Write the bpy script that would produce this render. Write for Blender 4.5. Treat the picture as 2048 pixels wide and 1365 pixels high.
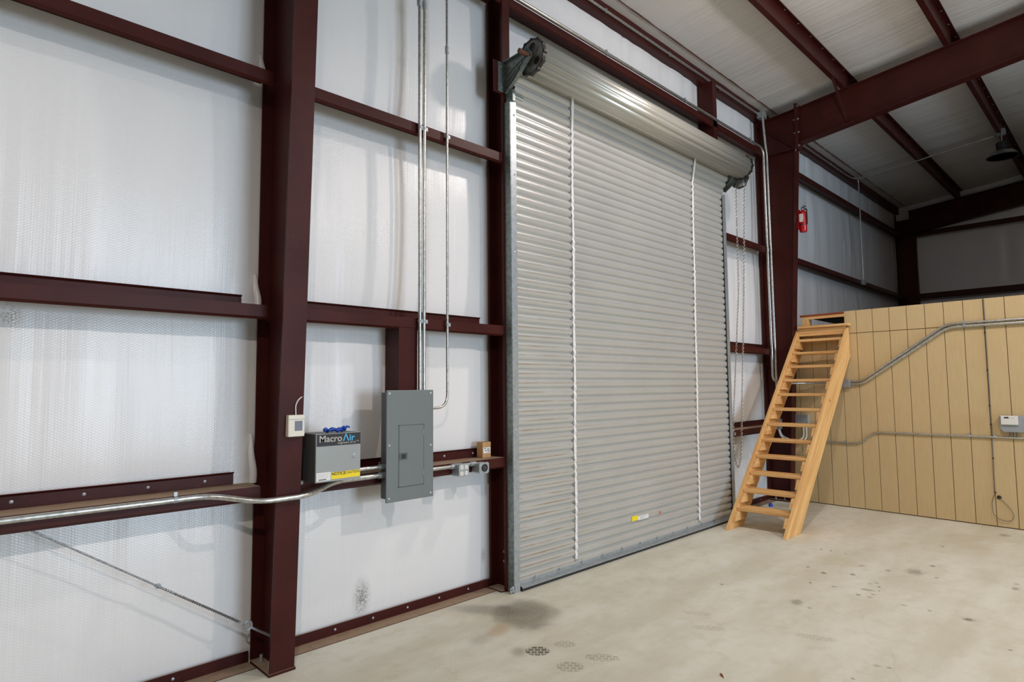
import bpy, bmesh, math, random
from mathutils import Vector, Matrix, noise
from mathutils.geometry import delaunay_2d_cdt
random.seed(7)
for o in list(bpy.data.objects): bpy.data.objects.remove(o, do_unlink=True)
scene = bpy.context.scene
COL = scene.collection
rad = math.radians

# ------------------------------------------------------------ camera
EYE = Vector((0, 0, 1.70))
FPX = 1236.3
yaw, pitch, roll = rad(45.67), rad(4.2533), rad(-0.4887)
F = Vector((math.cos(pitch)*math.cos(yaw), math.cos(pitch)*math.sin(yaw), math.sin(pitch)))
Rt = F.cross(Vector((0, 0, 1))).normalized()
Up = Rt.cross(F)
R2 = math.cos(roll)*Rt + math.sin(roll)*Up
U2 = -math.sin(roll)*Rt + math.cos(roll)*Up
cam = bpy.data.cameras.new('camera')
cam.sensor_width = 36
cam.lens = FPX/2048*36
cam.clip_start = 0.05
camo = bpy.data.objects.new('camera', cam)
COL.objects.link(camo)
m = Matrix((R2, U2, -F)).transposed().to_4x4()
m.translation = EYE
camo.matrix_world = m
scene.camera = camo

# ------------------------------------------------------------ world, light, exposure
w = bpy.data.worlds.new('world'); scene.world = w; w.use_nodes = True
bg = w.node_tree.nodes['Background']
bg.inputs[0].default_value = (0.75, 0.87, 1.0, 1); bg.inputs[1].default_value = 1.0
scene.view_settings.view_transform = 'Standard'
scene.view_settings.look = 'None'
scene.view_settings.gamma = 1
scene.view_settings.use_curve_mapping = False
scene.view_settings.exposure = -0.10

DAY_W = 1080      # daylight through the open door in the opposite wall
LAMP_W = 800      # watts of each burning high-bay lamp
a = bpy.data.lights.new('daylight', 'AREA'); a.shape = 'RECTANGLE'; a.size = 4.2; a.size_y = 4.2
a.energy = DAY_W; a.color = (0.66, 0.82, 1.0)
ao = bpy.data.objects.new('daylight', a); COL.objects.link(ao)
ao.location = (5.6, -13.95, 2.15); ao.rotation_euler = (rad(90), 0, 0)

# ------------------------------------------------------------ node materials
def new_mat(name):
    mt = bpy.data.materials.new(name); mt.use_nodes = True
    nt = mt.node_tree; b = nt.nodes['Principled BSDF']
    return mt, nt, b
def nd(nt, t, **kw):
    n = nt.nodes.new(t)
    for k, v in kw.items():
        if k == 'inp':
            for i, val in v.items(): n.inputs[i].default_value = val
        else: setattr(n, k, v)
    return n
def srgb(r, g, b):
    def c(v):
        v /= 255.0
        return v/12.92 if v <= 0.04045 else ((v+0.055)/1.055)**2.4
    return (c(r), c(g), c(b), 1)
def mixc(nt, fac, c1, c2, mode='MIX'):
    n = nt.nodes.new('ShaderNodeMix'); n.data_type = 'RGBA'; n.blend_type = mode
    for sock, v in ((n.inputs[0], fac), (n.inputs[6], c1), (n.inputs[7], c2)):
        if hasattr(v, 'is_output'): nt.links.new(v, sock)
        else: sock.default_value = v
    return n.outputs[2]
def math_n(nt, op, a_, b_=None, c_=None, clamp=False):
    n = nt.nodes.new('ShaderNodeMath'); n.operation = op; n.use_clamp = clamp
    for i, v in enumerate((a_, b_, c_)):
        if v is None: continue
        if hasattr(v, 'is_output'): nt.links.new(v, n.inputs[i])
        else: n.inputs[i].default_value = v
    return n.outputs[0]
def maprange(nt, v, a0, a1, b0=0.0, b1=1.0, smooth=True):
    n = nt.nodes.new('ShaderNodeMapRange'); n.interpolation_type = 'SMOOTHSTEP' if smooth else 'LINEAR'
    nt.links.new(v, n.inputs[0])
    for i, q in enumerate((a0, a1, b0, b1)): n.inputs[i+1].default_value = q
    return n.outputs[0]
def geo_pos(nt):
    return nt.nodes.new('ShaderNodeNewGeometry').outputs['Position']
def mapped(nt, vec, loc=(0, 0, 0), rot=(0, 0, 0), scale=(1, 1, 1), vt='POINT'):
    n = nt.nodes.new('ShaderNodeMapping'); n.vector_type = vt
    nt.links.new(vec, n.inputs[0])
    n.inputs[1].default_value = loc; n.inputs[2].default_value = rot; n.inputs[3].default_value = scale
    return n.outputs[0]
def noise_n(nt, vec, scale, detail=3, rough=0.55):
    n = nt.nodes.new('ShaderNodeTexNoise'); n.inputs['Scale'].default_value = scale
    n.inputs['Detail'].default_value = detail; n.inputs['Roughness'].default_value = rough
    nt.links.new(vec, n.inputs['Vector'])
    return n.outputs[0]
def bump_n(nt, b, height, strength, dist=0.01, prev=None):
    n = nt.nodes.new('ShaderNodeBump'); n.inputs['Strength'].default_value = strength
    n.inputs['Distance'].default_value = dist
    nt.links.new(height, n.inputs['Height'])
    if prev: nt.links.new(prev, n.inputs['Normal'])
    if b: nt.links.new(n.outputs[0], b.inputs['Normal'])
    return n.outputs[0]
def simple(name, col, rough=0.5, metal=0.0, var=0.0, scale=20, bump=0.0, spec=0.5):
    mt, nt, b = new_mat(name)
    b.inputs['Roughness'].default_value = rough; b.inputs['Metallic'].default_value = metal
    b.inputs['Specular IOR Level'].default_value = spec
    p = geo_pos(nt)
    n = noise_n(nt, p, scale)
    dark = tuple(c*(1-var) for c in col[:3])+(1,)
    lite = tuple(min(1, c*(1+var)) for c in col[:3])+(1,)
    nt.links.new(mixc(nt, n, dark, lite), b.inputs['Base Color'])
    if bump: bump_n(nt, b, noise_n(nt, p, scale*4), bump, 0.004)
    return mt

M = {}
def mk_red():
    mt, nt, b = new_mat('red oxide painted steel')
    p = geo_pos(nt)
    n1 = noise_n(nt, p, 3.0, 4); n2 = noise_n(nt, p, 45, 3)
    c = mixc(nt, maprange(nt, n1, .3, .7), srgb(60, 25, 21), srgb(69, 30, 26))
    c = mixc(nt, maprange(nt, n2, .62, .8, 0, .35), c, srgb(98, 64, 56))
    g = nt.nodes.new('ShaderNodeNewGeometry')
    sx = nt.nodes.new('ShaderNodeSeparateXYZ'); nt.links.new(g.outputs['Normal'], sx.inputs[0])
    dust = math_n(nt, 'MULTIPLY', maprange(nt, sx.outputs[2], .8, .97), maprange(nt, noise_n(nt, p, 14, 5, .7), .2, .55, .7, 1))
    c = mixc(nt, dust, c, srgb(158, 136, 114))
    nt.links.new(c, b.inputs['Base Color'])
    nt.links.new(math_n(nt, 'MULTIPLY_ADD', dust, .4, .40), b.inputs['Roughness'])
    b.inputs['Specular IOR Level'].default_value = .15
    bump_n(nt, b, n2, .08, .003)
    return mt
M['red'] = mk_red()

def mk_insul(name, vertical=True, rough=.30, col=(0.80, 0.80, 0.80, 1)):
    mt, nt, b = new_mat(name)
    p = geo_pos(nt)
    b.inputs['Roughness'].default_value = rough
    # scrim weave: two crossed fine waves
    if vertical:
        q = mapped(nt, p, scale=(1, 1, 1))
        wr = mapped(nt, p, scale=(16, 2, .55)); st = mapped(nt, p, scale=(60, 3, .5))
    else:
        q = mapped(nt, p, scale=(1, 1, 1))
        wr = mapped(nt, p, scale=(11, .45, 1)); st = mapped(nt, p, scale=(46, .8, 2))
    hs = []
    for ang in (rad(62), rad(-62)):
        if vertical: rq = mapped(nt, q, rot=(0, ang, 0))
        else: rq = mapped(nt, q, rot=(0, 0, ang))
        wv = nt.nodes.new('ShaderNodeTexWave'); wv.wave_type = 'BANDS'; wv.bands_direction = 'X'
        wv.inputs['Scale'].default_value = 24; wv.inputs['Distortion'].default_value = 0
        nt.links.new(rq, wv.inputs[0]); hs.append(wv.outputs['Fac'])
    weave = math_n(nt, 'MAXIMUM', hs[0], hs[1])
    n1 = noise_n(nt, wr, 1.0, 3); n2 = noise_n(nt, st, 1.0, 3)
    b1 = bump_n(nt, None, n1, .16 if vertical else .5, .02)
    b2 = bump_n(nt, None, n2, .10 if vertical else .3, .006, b1)
    bump_n(nt, b, weave, .30, .0015, b2)
    big = noise_n(nt, p, .6, 3)
    c = mixc(nt, big, tuple(x*.955 for x in col[:3])+(1,), col)
    if vertical:
        # two dark sooty rubs low on the wall between the column and the door
        gr = noise_n(nt, p, 70, 4, .8)
        for cx, cz, rx, rz, s in ((2.404, .20, .10, .19, .85), (3.585, .27, .05, .09, .5)):
            mp = mapped(nt, p, loc=(cx, 4.03, cz), scale=(rx, 5, rz), vt='TEXTURE')
            ln = nt.nodes.new('ShaderNodeVectorMath'); ln.operation = 'LENGTH'; nt.links.new(mp, ln.inputs[0])
            f = math_n(nt, 'MULTIPLY', maprange(nt, ln.outputs['Value'], 0, 1.0, 1, 0), maprange(nt, gr, .38, .62, .15, 1))
            c = mixc(nt, math_n(nt, 'MULTIPLY', f, s), c, srgb(52, 50, 52))
        mp = mapped(nt, p, loc=(.36, 4.0, 2.08), scale=(.07, 3, .1), vt='TEXTURE')
        ln = nt.nodes.new('ShaderNodeVectorMath'); ln.operation = 'LENGTH'; nt.links.new(mp, ln.inputs[0])
        f = math_n(nt, 'MULTIPLY', maprange(nt, ln.outputs['Value'], 0, 1.0, 1, 0), maprange(nt, gr, .45, .6))
        c = mixc(nt, math_n(nt, 'MULTIPLY', f, .7), c, srgb(140, 105, 60))
    nt.links.new(c, b.inputs['Base Color'])
    return mt
M['insul'] = mk_insul('white vinyl faced insulation', True, .26)
M['insul_roof'] = mk_insul('white vinyl roof insulation', False, .45, (.70, .685, .665, 1))
M['dull'] = simple('darkened brown wall liner', srgb(112, 104, 98), .8, 0, .1, 3)  # dark tone on the unseen walls cuts the light they bounce

def mk_floor():
    mt, nt, b = new_mat('stained concrete')
    p = geo_pos(nt)
    st = mapped(nt, p, rot=(0, 0, rad(-38)), scale=(1, 3.2, 1))
    n1 = noise_n(nt, st, .8, 6, .6); n2 = noise_n(nt, p, 6, 6, .65); n3 = noise_n(nt, p, 90, 4, .7)
    c = mixc(nt, maprange(nt, n1, .32, .68), srgb(204, 201, 182), srgb(222, 221, 208))
    c = mixc(nt, maprange(nt, n2, .45, .75, 0, .5), c, srgb(194, 187, 163))
    c = mixc(nt, maprange(nt, n3, .55, .8, 0, .35), c, srgb(160, 152, 132))
    warm = noise_n(nt, p, 1.1, 4)
    c = mixc(nt, maprange(nt, warm, .56, .72, 0, .38), c, srgb(200, 184, 156))
    def ell(cx, cy, rx, ry, ang, e0, e1, s, col, mul=None):
        nonlocal c
        mp = mapped(nt, p, loc=(cx, cy, 0), rot=(0, 0, ang), scale=(rx, ry, 1), vt='TEXTURE')
        ln = nt.nodes.new('ShaderNodeVectorMath'); ln.operation = 'LENGTH'; nt.links.new(mp, ln.inputs[0])
        d = math_n(nt, 'ADD', ln.outputs['Value'], math_n(nt, 'MULTIPLY_ADD', n2, .9, -.45))
        f = math_n(nt, 'MULTIPLY', maprange(nt, d, e0, e1, 1, 0), s)
        if mul is not None: f = math_n(nt, 'MULTIPLY', f, mul)
        c = mixc(nt, f, c, col)
    grain = maprange(nt, n3, .3, .65, .55, 1)
    # big damp stain at the foot of the door jamb
    ell(3.40, 3.36, .36, .27, rad(45), .5, 1.1, .74, srgb(96, 84, 68), grain)
    ell(3.25, 3.62, .34, .13, rad(125), .3, 1.25, .6, srgb(100, 90, 74), grain)
    ell(3.05, 3.28, .16, .09, rad(30), .2, 1.2, .5, srgb(178, 140, 84))
    ell(2.85, 3.25, .12, .08, rad(20), .2, 1.2, .35, srgb(140, 130, 112))
    ell(2.90, 2.93, .09, .07, rad(45), .1, 1.2, .55, srgb(110, 102, 90), grain)
    # tyre tread prints
    for cx, cy, rx, ry, s, col in ((2.985, 2.845, .085, .075, .9, srgb(74, 64, 54)), (3.19, 2.79, .08, .06, .4, srgb(130, 120, 102)),
                              (2.96, 2.55, .09, .075, .5, srgb(120, 106, 84)), (3.20, 2.49, .12, .06, .45, srgb(126, 112, 90)),
                              (4.1, 2.25, .13, .05, .3, srgb(150, 130, 100)), (4.30, 2.45, .11, .05, .3, srgb(160, 136, 104)),
                              (4.45, 1.66, .15, .05, .3, srgb(150, 130, 100))):
        ang = math.atan2(cy, cx)-rad(90)
        rq = mapped(nt, p, loc=(cx, cy, 0), rot=(0, 0, ang), vt='TEXTURE')
        bk = nt.nodes.new('ShaderNodeTexBrick'); nt.links.new(rq, bk.inputs['Vector'])
        bk.inputs['Scale'].default_value = 1; bk.inputs['Brick Width'].default_value = .042
        bk.inputs['Row Height'].default_value = .036; bk.inputs['Mortar Size'].default_value = .0035
        bk.inputs['Color1'].default_value = (1, 1, 1, 1); bk.inputs['Color2'].default_value = (.8, .8, .8, 1)
        bk.inputs['Mortar'].default_value = (0, 0, 0, 1)
        mp = mapped(nt, p, loc=(cx, cy, 0), rot=(0, 0, ang), scale=(rx, ry, 1), vt='TEXTURE')
        ln = nt.nodes.new('ShaderNodeVectorMath'); ln.operation = 'LENGTH'; nt.links.new(mp, ln.inputs[0])
        f = math_n(nt, 'MULTIPLY', maprange(nt, ln.outputs['Value'], .82, 1.0, 1, 0), math_n(nt, 'MULTIPLY', bk.outputs['Color'], s))
        c = mixc(nt, f, c, col)
    # drips and oil spots: centre x, y, half width, half length
    spots = [(5.06, 2.02, .047, .069), (5.0, 1.9, .017, .018), (6.0, 2.14, .023, .031), (6.13, 1.94, .022, .037), (6.48, 1.96, .029, .029),
             (6.48, 1.75, .024, .033), (6.6, 1.57, .07, .1), (6.92, 1.5, .025, .036), (6.53, 1.39, .016, .027), (5.66, 1.94, .024, .023),
             (5.63, 2.12, .012, .023), (6.09, 2.31, .015, .022), (5.95, 1.75, .02, .019), (6.01, 1.72, .016, .02), (5.76, 1.72, .052, .027),
             (5.58, 1.73, .02, .026), (5.58, 1.65, .02, .021), (5.67, 1.65, .015, .017), (5.91, 1.67, .01, .019), (5.8, 1.64, .01, .018),
             (5.56, 1.41, .024, .016), (5.56, 1.24, .012, .016), (5.55, 1.0, .034, .037), (7.81, 1.59, .011, .03), (6.83, 2.22, .014, .026),
             (6.84, 2.36, .011, .04), (6.83, 2.45, .01, .02), (8.85, 1.21, .052, .073), (6.79, .87, .021, .026), (6.63, .86, .026, .05),
             (5.06, 2.64, .016, .018), (3.99, 1.29, .011, .013), (4.27, 1.24, .019, .019), (4.29, 1.18, .017, .012), (5.11, .71, .014, .012)]
    tot = None; n2b = noise_n(nt, p, 28, 3, .6)
    for i, (cx, cy, rx, ry) in enumerate(spots):
        ang = math.atan2(cy, cx)-rad(90)
        mp = mapped(nt, p, loc=(cx, cy, 0), rot=(0, 0, ang), scale=(rx*1.25, ry*1.25, 1), vt='TEXTURE')
        ln = nt.nodes.new('ShaderNodeVectorMath'); ln.operation = 'LENGTH'; nt.links.new(mp, ln.inputs[0])
        d = math_n(nt, 'ADD', ln.outputs['Value'], math_n(nt, 'MULTIPLY_ADD', n2b, 1.6, -.8))
        f = maprange(nt, d, .25, 1.15, (.42, .5, .68, .58)[i % 4] if rx < .04 else .45, 0)
        tot = f if tot is None else math_n(nt, 'MAXIMUM', tot, f)
    c = mixc(nt, tot, c, srgb(88, 80, 66))
    # hairline cracks
    vo = nt.nodes.new('ShaderNodeTexVoronoi'); vo.feature = 'DISTANCE_TO_EDGE'; vo.inputs['Scale'].default_value = .42
    dq = nt.nodes.new('ShaderNodeVectorMath'); dq.operation = 'MULTIPLY_ADD'
    nz = nt.nodes.new('ShaderNodeTexNoise'); nz.inputs['Scale'].default_value = 2.5; nt.links.new(p, nz.inputs['Vector'])
    nt.links.new(nz.outputs['Color'], dq.inputs[0]); dq.inputs[1].default_value = (.35, .35, 0); nt.links.new(p, dq.inputs[2])
    nt.links.new(dq.outputs[0], vo.inputs['Vector'])
    c = mixc(nt, maprange(nt, vo.outputs[0], 0, .003, .10, 0), c, srgb(130, 118, 96))
    nt.links.new(c, b.inputs['Base Color'])
    nt.links.new(maprange(nt, n2, .3, .7, .5, .75), b.inputs['Roughness'])
    b.inputs['Specular IOR Level'].default_value = .35
    bump_n(nt, b, n3, .06, .003)
    return mt
M['floor'] = mk_floor()

def mk_galv(name, c1, c2, rough=.38, metal=.75, scale=28):
    mt, nt, b = new_mat(name)
    p = geo_pos(nt)
    vo = nt.nodes.new('ShaderNodeTexVoronoi'); vo.inputs['Scale'].default_value = scale; nt.links.new(p, vo.inputs['Vector'])
    n = noise_n(nt, p, scale*1.5, 3)
    f = math_n(nt, 'MULTIPLY', vo.outputs['Distance'], n)
    nt.links.new(mixc(nt, maprange(nt, f, .05, .4), c1, c2), b.inputs['Base Color'])
    b.inputs['Metallic'].default_value = metal; b.inputs['Roughness'].default_value = rough
    return mt
M['galv'] = mk_galv('galvanised steel', srgb(160, 167, 172), srgb(174, 181, 185), .42, .6)
M['conduit'] = mk_galv('galvanised conduit', srgb(176, 178, 174), srgb(205, 206, 202), .32, .85, 40)
M['galv_dark'] = mk_galv('weathered galvanised bracket', srgb(112, 122, 120), srgb(134, 144, 140), .45, .6)
M['chain'] = mk_galv('zinc chain', srgb(150, 146, 138), srgb(188, 184, 176), .35, .9)

PITCH = 0.0815
def mk_curtain():
    mt, nt, b = new_mat('ribbed grey door sheet')
    p = geo_pos(nt)
    sx = nt.nodes.new('ShaderNodeSeparateXYZ'); nt.links.new(p, sx.inputs[0])
    n1 = noise_n(nt, p, 2, 4)
    c = mixc(nt, n1, srgb(184, 185, 182), srgb(202, 203, 199))
    ph = math_n(nt, 'FRACT', math_n(nt, 'DIVIDE', math_n(nt, 'ADD', sx.outputs[2], 10*PITCH-.05), PITCH))
    line = math_n(nt, 'MULTIPLY', maprange(nt, ph, .52, .62), maprange(nt, ph, .66, .80, 1, 0))
    stn = noise_n(nt, mapped(nt, p, scale=(3, 1, 30)), 1.0, 5, .75)
    left = maprange(nt, sx.outputs[0], 3.72, 5.2, 1.0, .22)
    low = maprange(nt, sx.outputs[2], 0, 4.2, 1.0, .35)
    f = math_n(nt, 'MULTIPLY', math_n(nt, 'MULTIPLY', line, maprange(nt, stn, .34, .62)), math_n(nt, 'MULTIPLY', left, low))
    c = mixc(nt, math_n(nt, 'MULTIPLY', f, .85), c, srgb(150, 120, 78))
    nt.links.new(c, b.inputs['Base Color'])
    b.inputs['Metallic'].default_value = .35; b.inputs['Roughness'].default_value = .34
    return mt
M['curtain'] = mk_curtain()
def mk_coil():
    mt, nt, b = new_mat('rolled door sheet')
    p = geo_pos(nt)
    st = mapped(nt, p, scale=(.4, 30, 30))
    nt.links.new(mixc(nt, noise_n(nt, st, 1.2, 4), srgb(170, 168, 156), srgb(205, 204, 196)), b.inputs['Base Color'])
    b.inputs['Metallic'].default_value = .45; b.inputs['Roughness'].default_value = .32
    return mt
M['coil'] = mk_coil()

def mk_wood(name, axis, c1=(232, 190, 130), c2=(208, 156, 96), ang=0):
    mt, nt, b = new_mat(name)
    tc = nt.nodes.new('ShaderNodeTexCoord').outputs['Object']
    oi = nt.nodes.new('ShaderNodeObjectInfo')
    va = nt.nodes.new('ShaderNodeVectorMath'); va.operation = 'ADD'; nt.links.new(tc, va.inputs[0])
    cx = nt.nodes.new('ShaderNodeCombineXYZ'); nt.links.new(math_n(nt, 'MULTIPLY', oi.outputs['Random'], 37.0), cx.inputs[0])
    nt.links.new(math_n(nt, 'MULTIPLY', oi.outputs['Random'], 91.0), cx.inputs[2]); nt.links.new(cx.outputs[0], va.inputs[1])
    v = mapped(nt, va.outputs[0], rot=(0, ang, 0))
    sc = [26, 26, 26]; sc['XYZ'.index(axis)] = 1.3
    g = noise_n(nt, mapped(nt, v, scale=sc), 1.0, 5, .6)
    sc2 = [70, 70, 70]; sc2['XYZ'.index(axis)] = 3
    g2 = noise_n(nt, mapped(nt, v, scale=sc2), 1.0, 3)
    c = mixc(nt, maprange(nt, g, .38, .66), srgb(*c1), srgb(*c2))
    c = mixc(nt, maprange(nt, g2, .55, .75, 0, .35), c, srgb(180, 124, 70))
    kn = nt.nodes.new('ShaderNodeTexVoronoi'); kn.inputs['Scale'].default_value = 2.6; nt.links.new(va.outputs[0], kn.inputs['Vector'])
    c = mixc(nt, maprange(nt, kn.outputs['Distance'], .035, .075, .75, 0), c, srgb(96, 52, 24))
    nt.links.new(c, b.inputs['Base Color']); b.inputs['Roughness'].default_value = .6
    b.inputs['Specular IOR Level'].default_value = .3
    bump_n(nt, b, g2, .08, .002)
    return mt
M['wood_y'] = mk_wood('pine tread', 'Y')
M['wood_s'] = mk_wood('pine stringer', 'X', (230, 186, 124), (212, 160, 98), rad(46))
M['wood_x'] = mk_wood('pine block', 'X')
M['wood_z'] = mk_wood('pine post', 'Z')
M['wood_red'] = mk_wood('reddish edge board', 'Y', (150, 72, 40), (120, 54, 30))

def mk_siding():
    mt, nt, b = new_mat('tan rough sawn siding')
    p = geo_pos(nt)
    v = mapped(nt, p, scale=(30, 60, 5))
    g = noise_n(nt, v, 1.0, 5, .7); g2 = noise_n(nt, p, 55, 4, .7); big = noise_n(nt, p, .9, 3)
    c = mixc(nt, g, srgb(192, 168, 124), srgb(216, 194, 150))
    c = mixc(nt, maprange(nt, big, .4, .7, 0, .25), c, srgb(198, 172, 124))
    c = mixc(nt, maprange(nt, g2, .68, .8, 0, .4), c, srgb(128, 104, 66))
    nt.links.new(c, b.inputs['Base Color']); b.inputs['Roughness'].default_value = .75
    b.inputs['Specular IOR Level'].default_value = .25
    bump_n(nt, b, g, .25, .004)
    return mt
M['siding'] = mk_siding()
M['deck'] = simple('darkened particle board', srgb(104, 86, 64), .85, 0, .15, 12)  # deck tone darkened to cut light bounced onto the end wall
M['groove'] = simple('siding groove', srgb(110, 88, 56), .85, 0, .1)
M['panel_grey'] = simple('grey enamel', srgb(112, 119, 119), .42, .1, .03, 30)
M['panel_dark'] = simple('dark grey enamel', srgb(84, 88, 88), .5, .1, .04, 30)
M['box_front'] = simple('silver grey enamel', srgb(150, 154, 152), .4, .1, .03, 30)
M['black'] = simple('black print', srgb(28, 28, 30), .5, 0, .05)
M['blackplastic'] = simple('black plastic', srgb(34, 32, 33), .45, 0, .1)
M['white'] = simple('white plastic', srgb(226, 225, 218), .4, 0, .02)
M['cream'] = simple('cream plastic', srgb(222, 218, 202), .45, 0, .03)
M['lcd'] = simple('grey display', srgb(112, 118, 130), .25, 0, .02)
M['paper'] = simple('white sticker', srgb(228, 228, 226), .6, 0, .03)
M['greyprint'] = simple('grey lettering', srgb(176, 174, 168), .5, 0, 0)
M['blueprint'] = simple('light blue lettering', srgb(70, 178, 226), .5, 0, 0)
M['yellow'] = simple('yellow sticker', srgb(240, 214, 20), .5, 0, .02)
M['blue'] = simple('blue rubber', srgb(22, 70, 170), .55, 0, .2, 60)
M['carton'] = simple('brown cardboard', srgb(186, 146, 98), .8, 0, .06, 40)
M['strap'] = simple('white webbing', srgb(226, 226, 226), .7, 0, .05, 60)
M['redpaint'] = simple('extinguisher red', srgb(190, 20, 28), .25, 0, .05, spec=.6)
M['cable'] = simple('grey cable', srgb(120, 112, 104), .5, .3, .1)
M['steelcable'] = mk_galv('steel strand', srgb(120, 122, 124), srgb(160, 162, 164), .4, .8, 120)
M['darkrubber'] = simple('dark rubber seal', srgb(40, 42, 42), .7, 0, .1)
M['gasket_grey'] = simple('grey enclosure plastic', srgb(150, 156, 160), .45, 0, .03)
M['flex'] = simple('pale flexible conduit', srgb(214, 212, 206), .45, 0, .04)
M['rust'] = simple('rusty pipe', srgb(116, 78, 62), .55, .4, .25, 60)
M['leaf'] = simple('dry leaf', srgb(134, 88, 50), .8, 0, .2, 80)
M['green'] = simple('green scrap', srgb(110, 120, 60), .8, 0, .2, 80)
M['alum'] = mk_galv('spun aluminium reflector', srgb(150, 150, 146), srgb(190, 190, 186), .3, .8, 10)
M['lampglass'] = simple('lamp bulb', srgb(220, 220, 210), .2, 0, 0)
M['lamplit'] = simple('burning lamp bulb', srgb(240, 236, 228), .2, 0, 0)
_b = M['lamplit'].node_tree.nodes['Principled BSDF']; _b.inputs['Emission Color'].default_value = (1, .9, .84, 1); _b.inputs['Emission Strength'].default_value = 14

def mk_drum():
    mt, nt, b = new_mat('grey cast wheel')
    p = geo_pos(nt)
    nt.links.new(mixc(nt, maprange(nt, noise_n(nt, p, 16, 5, .7), .35, .65), srgb(96, 96, 94), srgb(140, 140, 136)), b.inputs['Base Color'])
    b.inputs['Roughness'].default_value = .55; b.inputs['Metallic'].default_value = .3
    return mt
M['drum'] = mk_drum()

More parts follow.
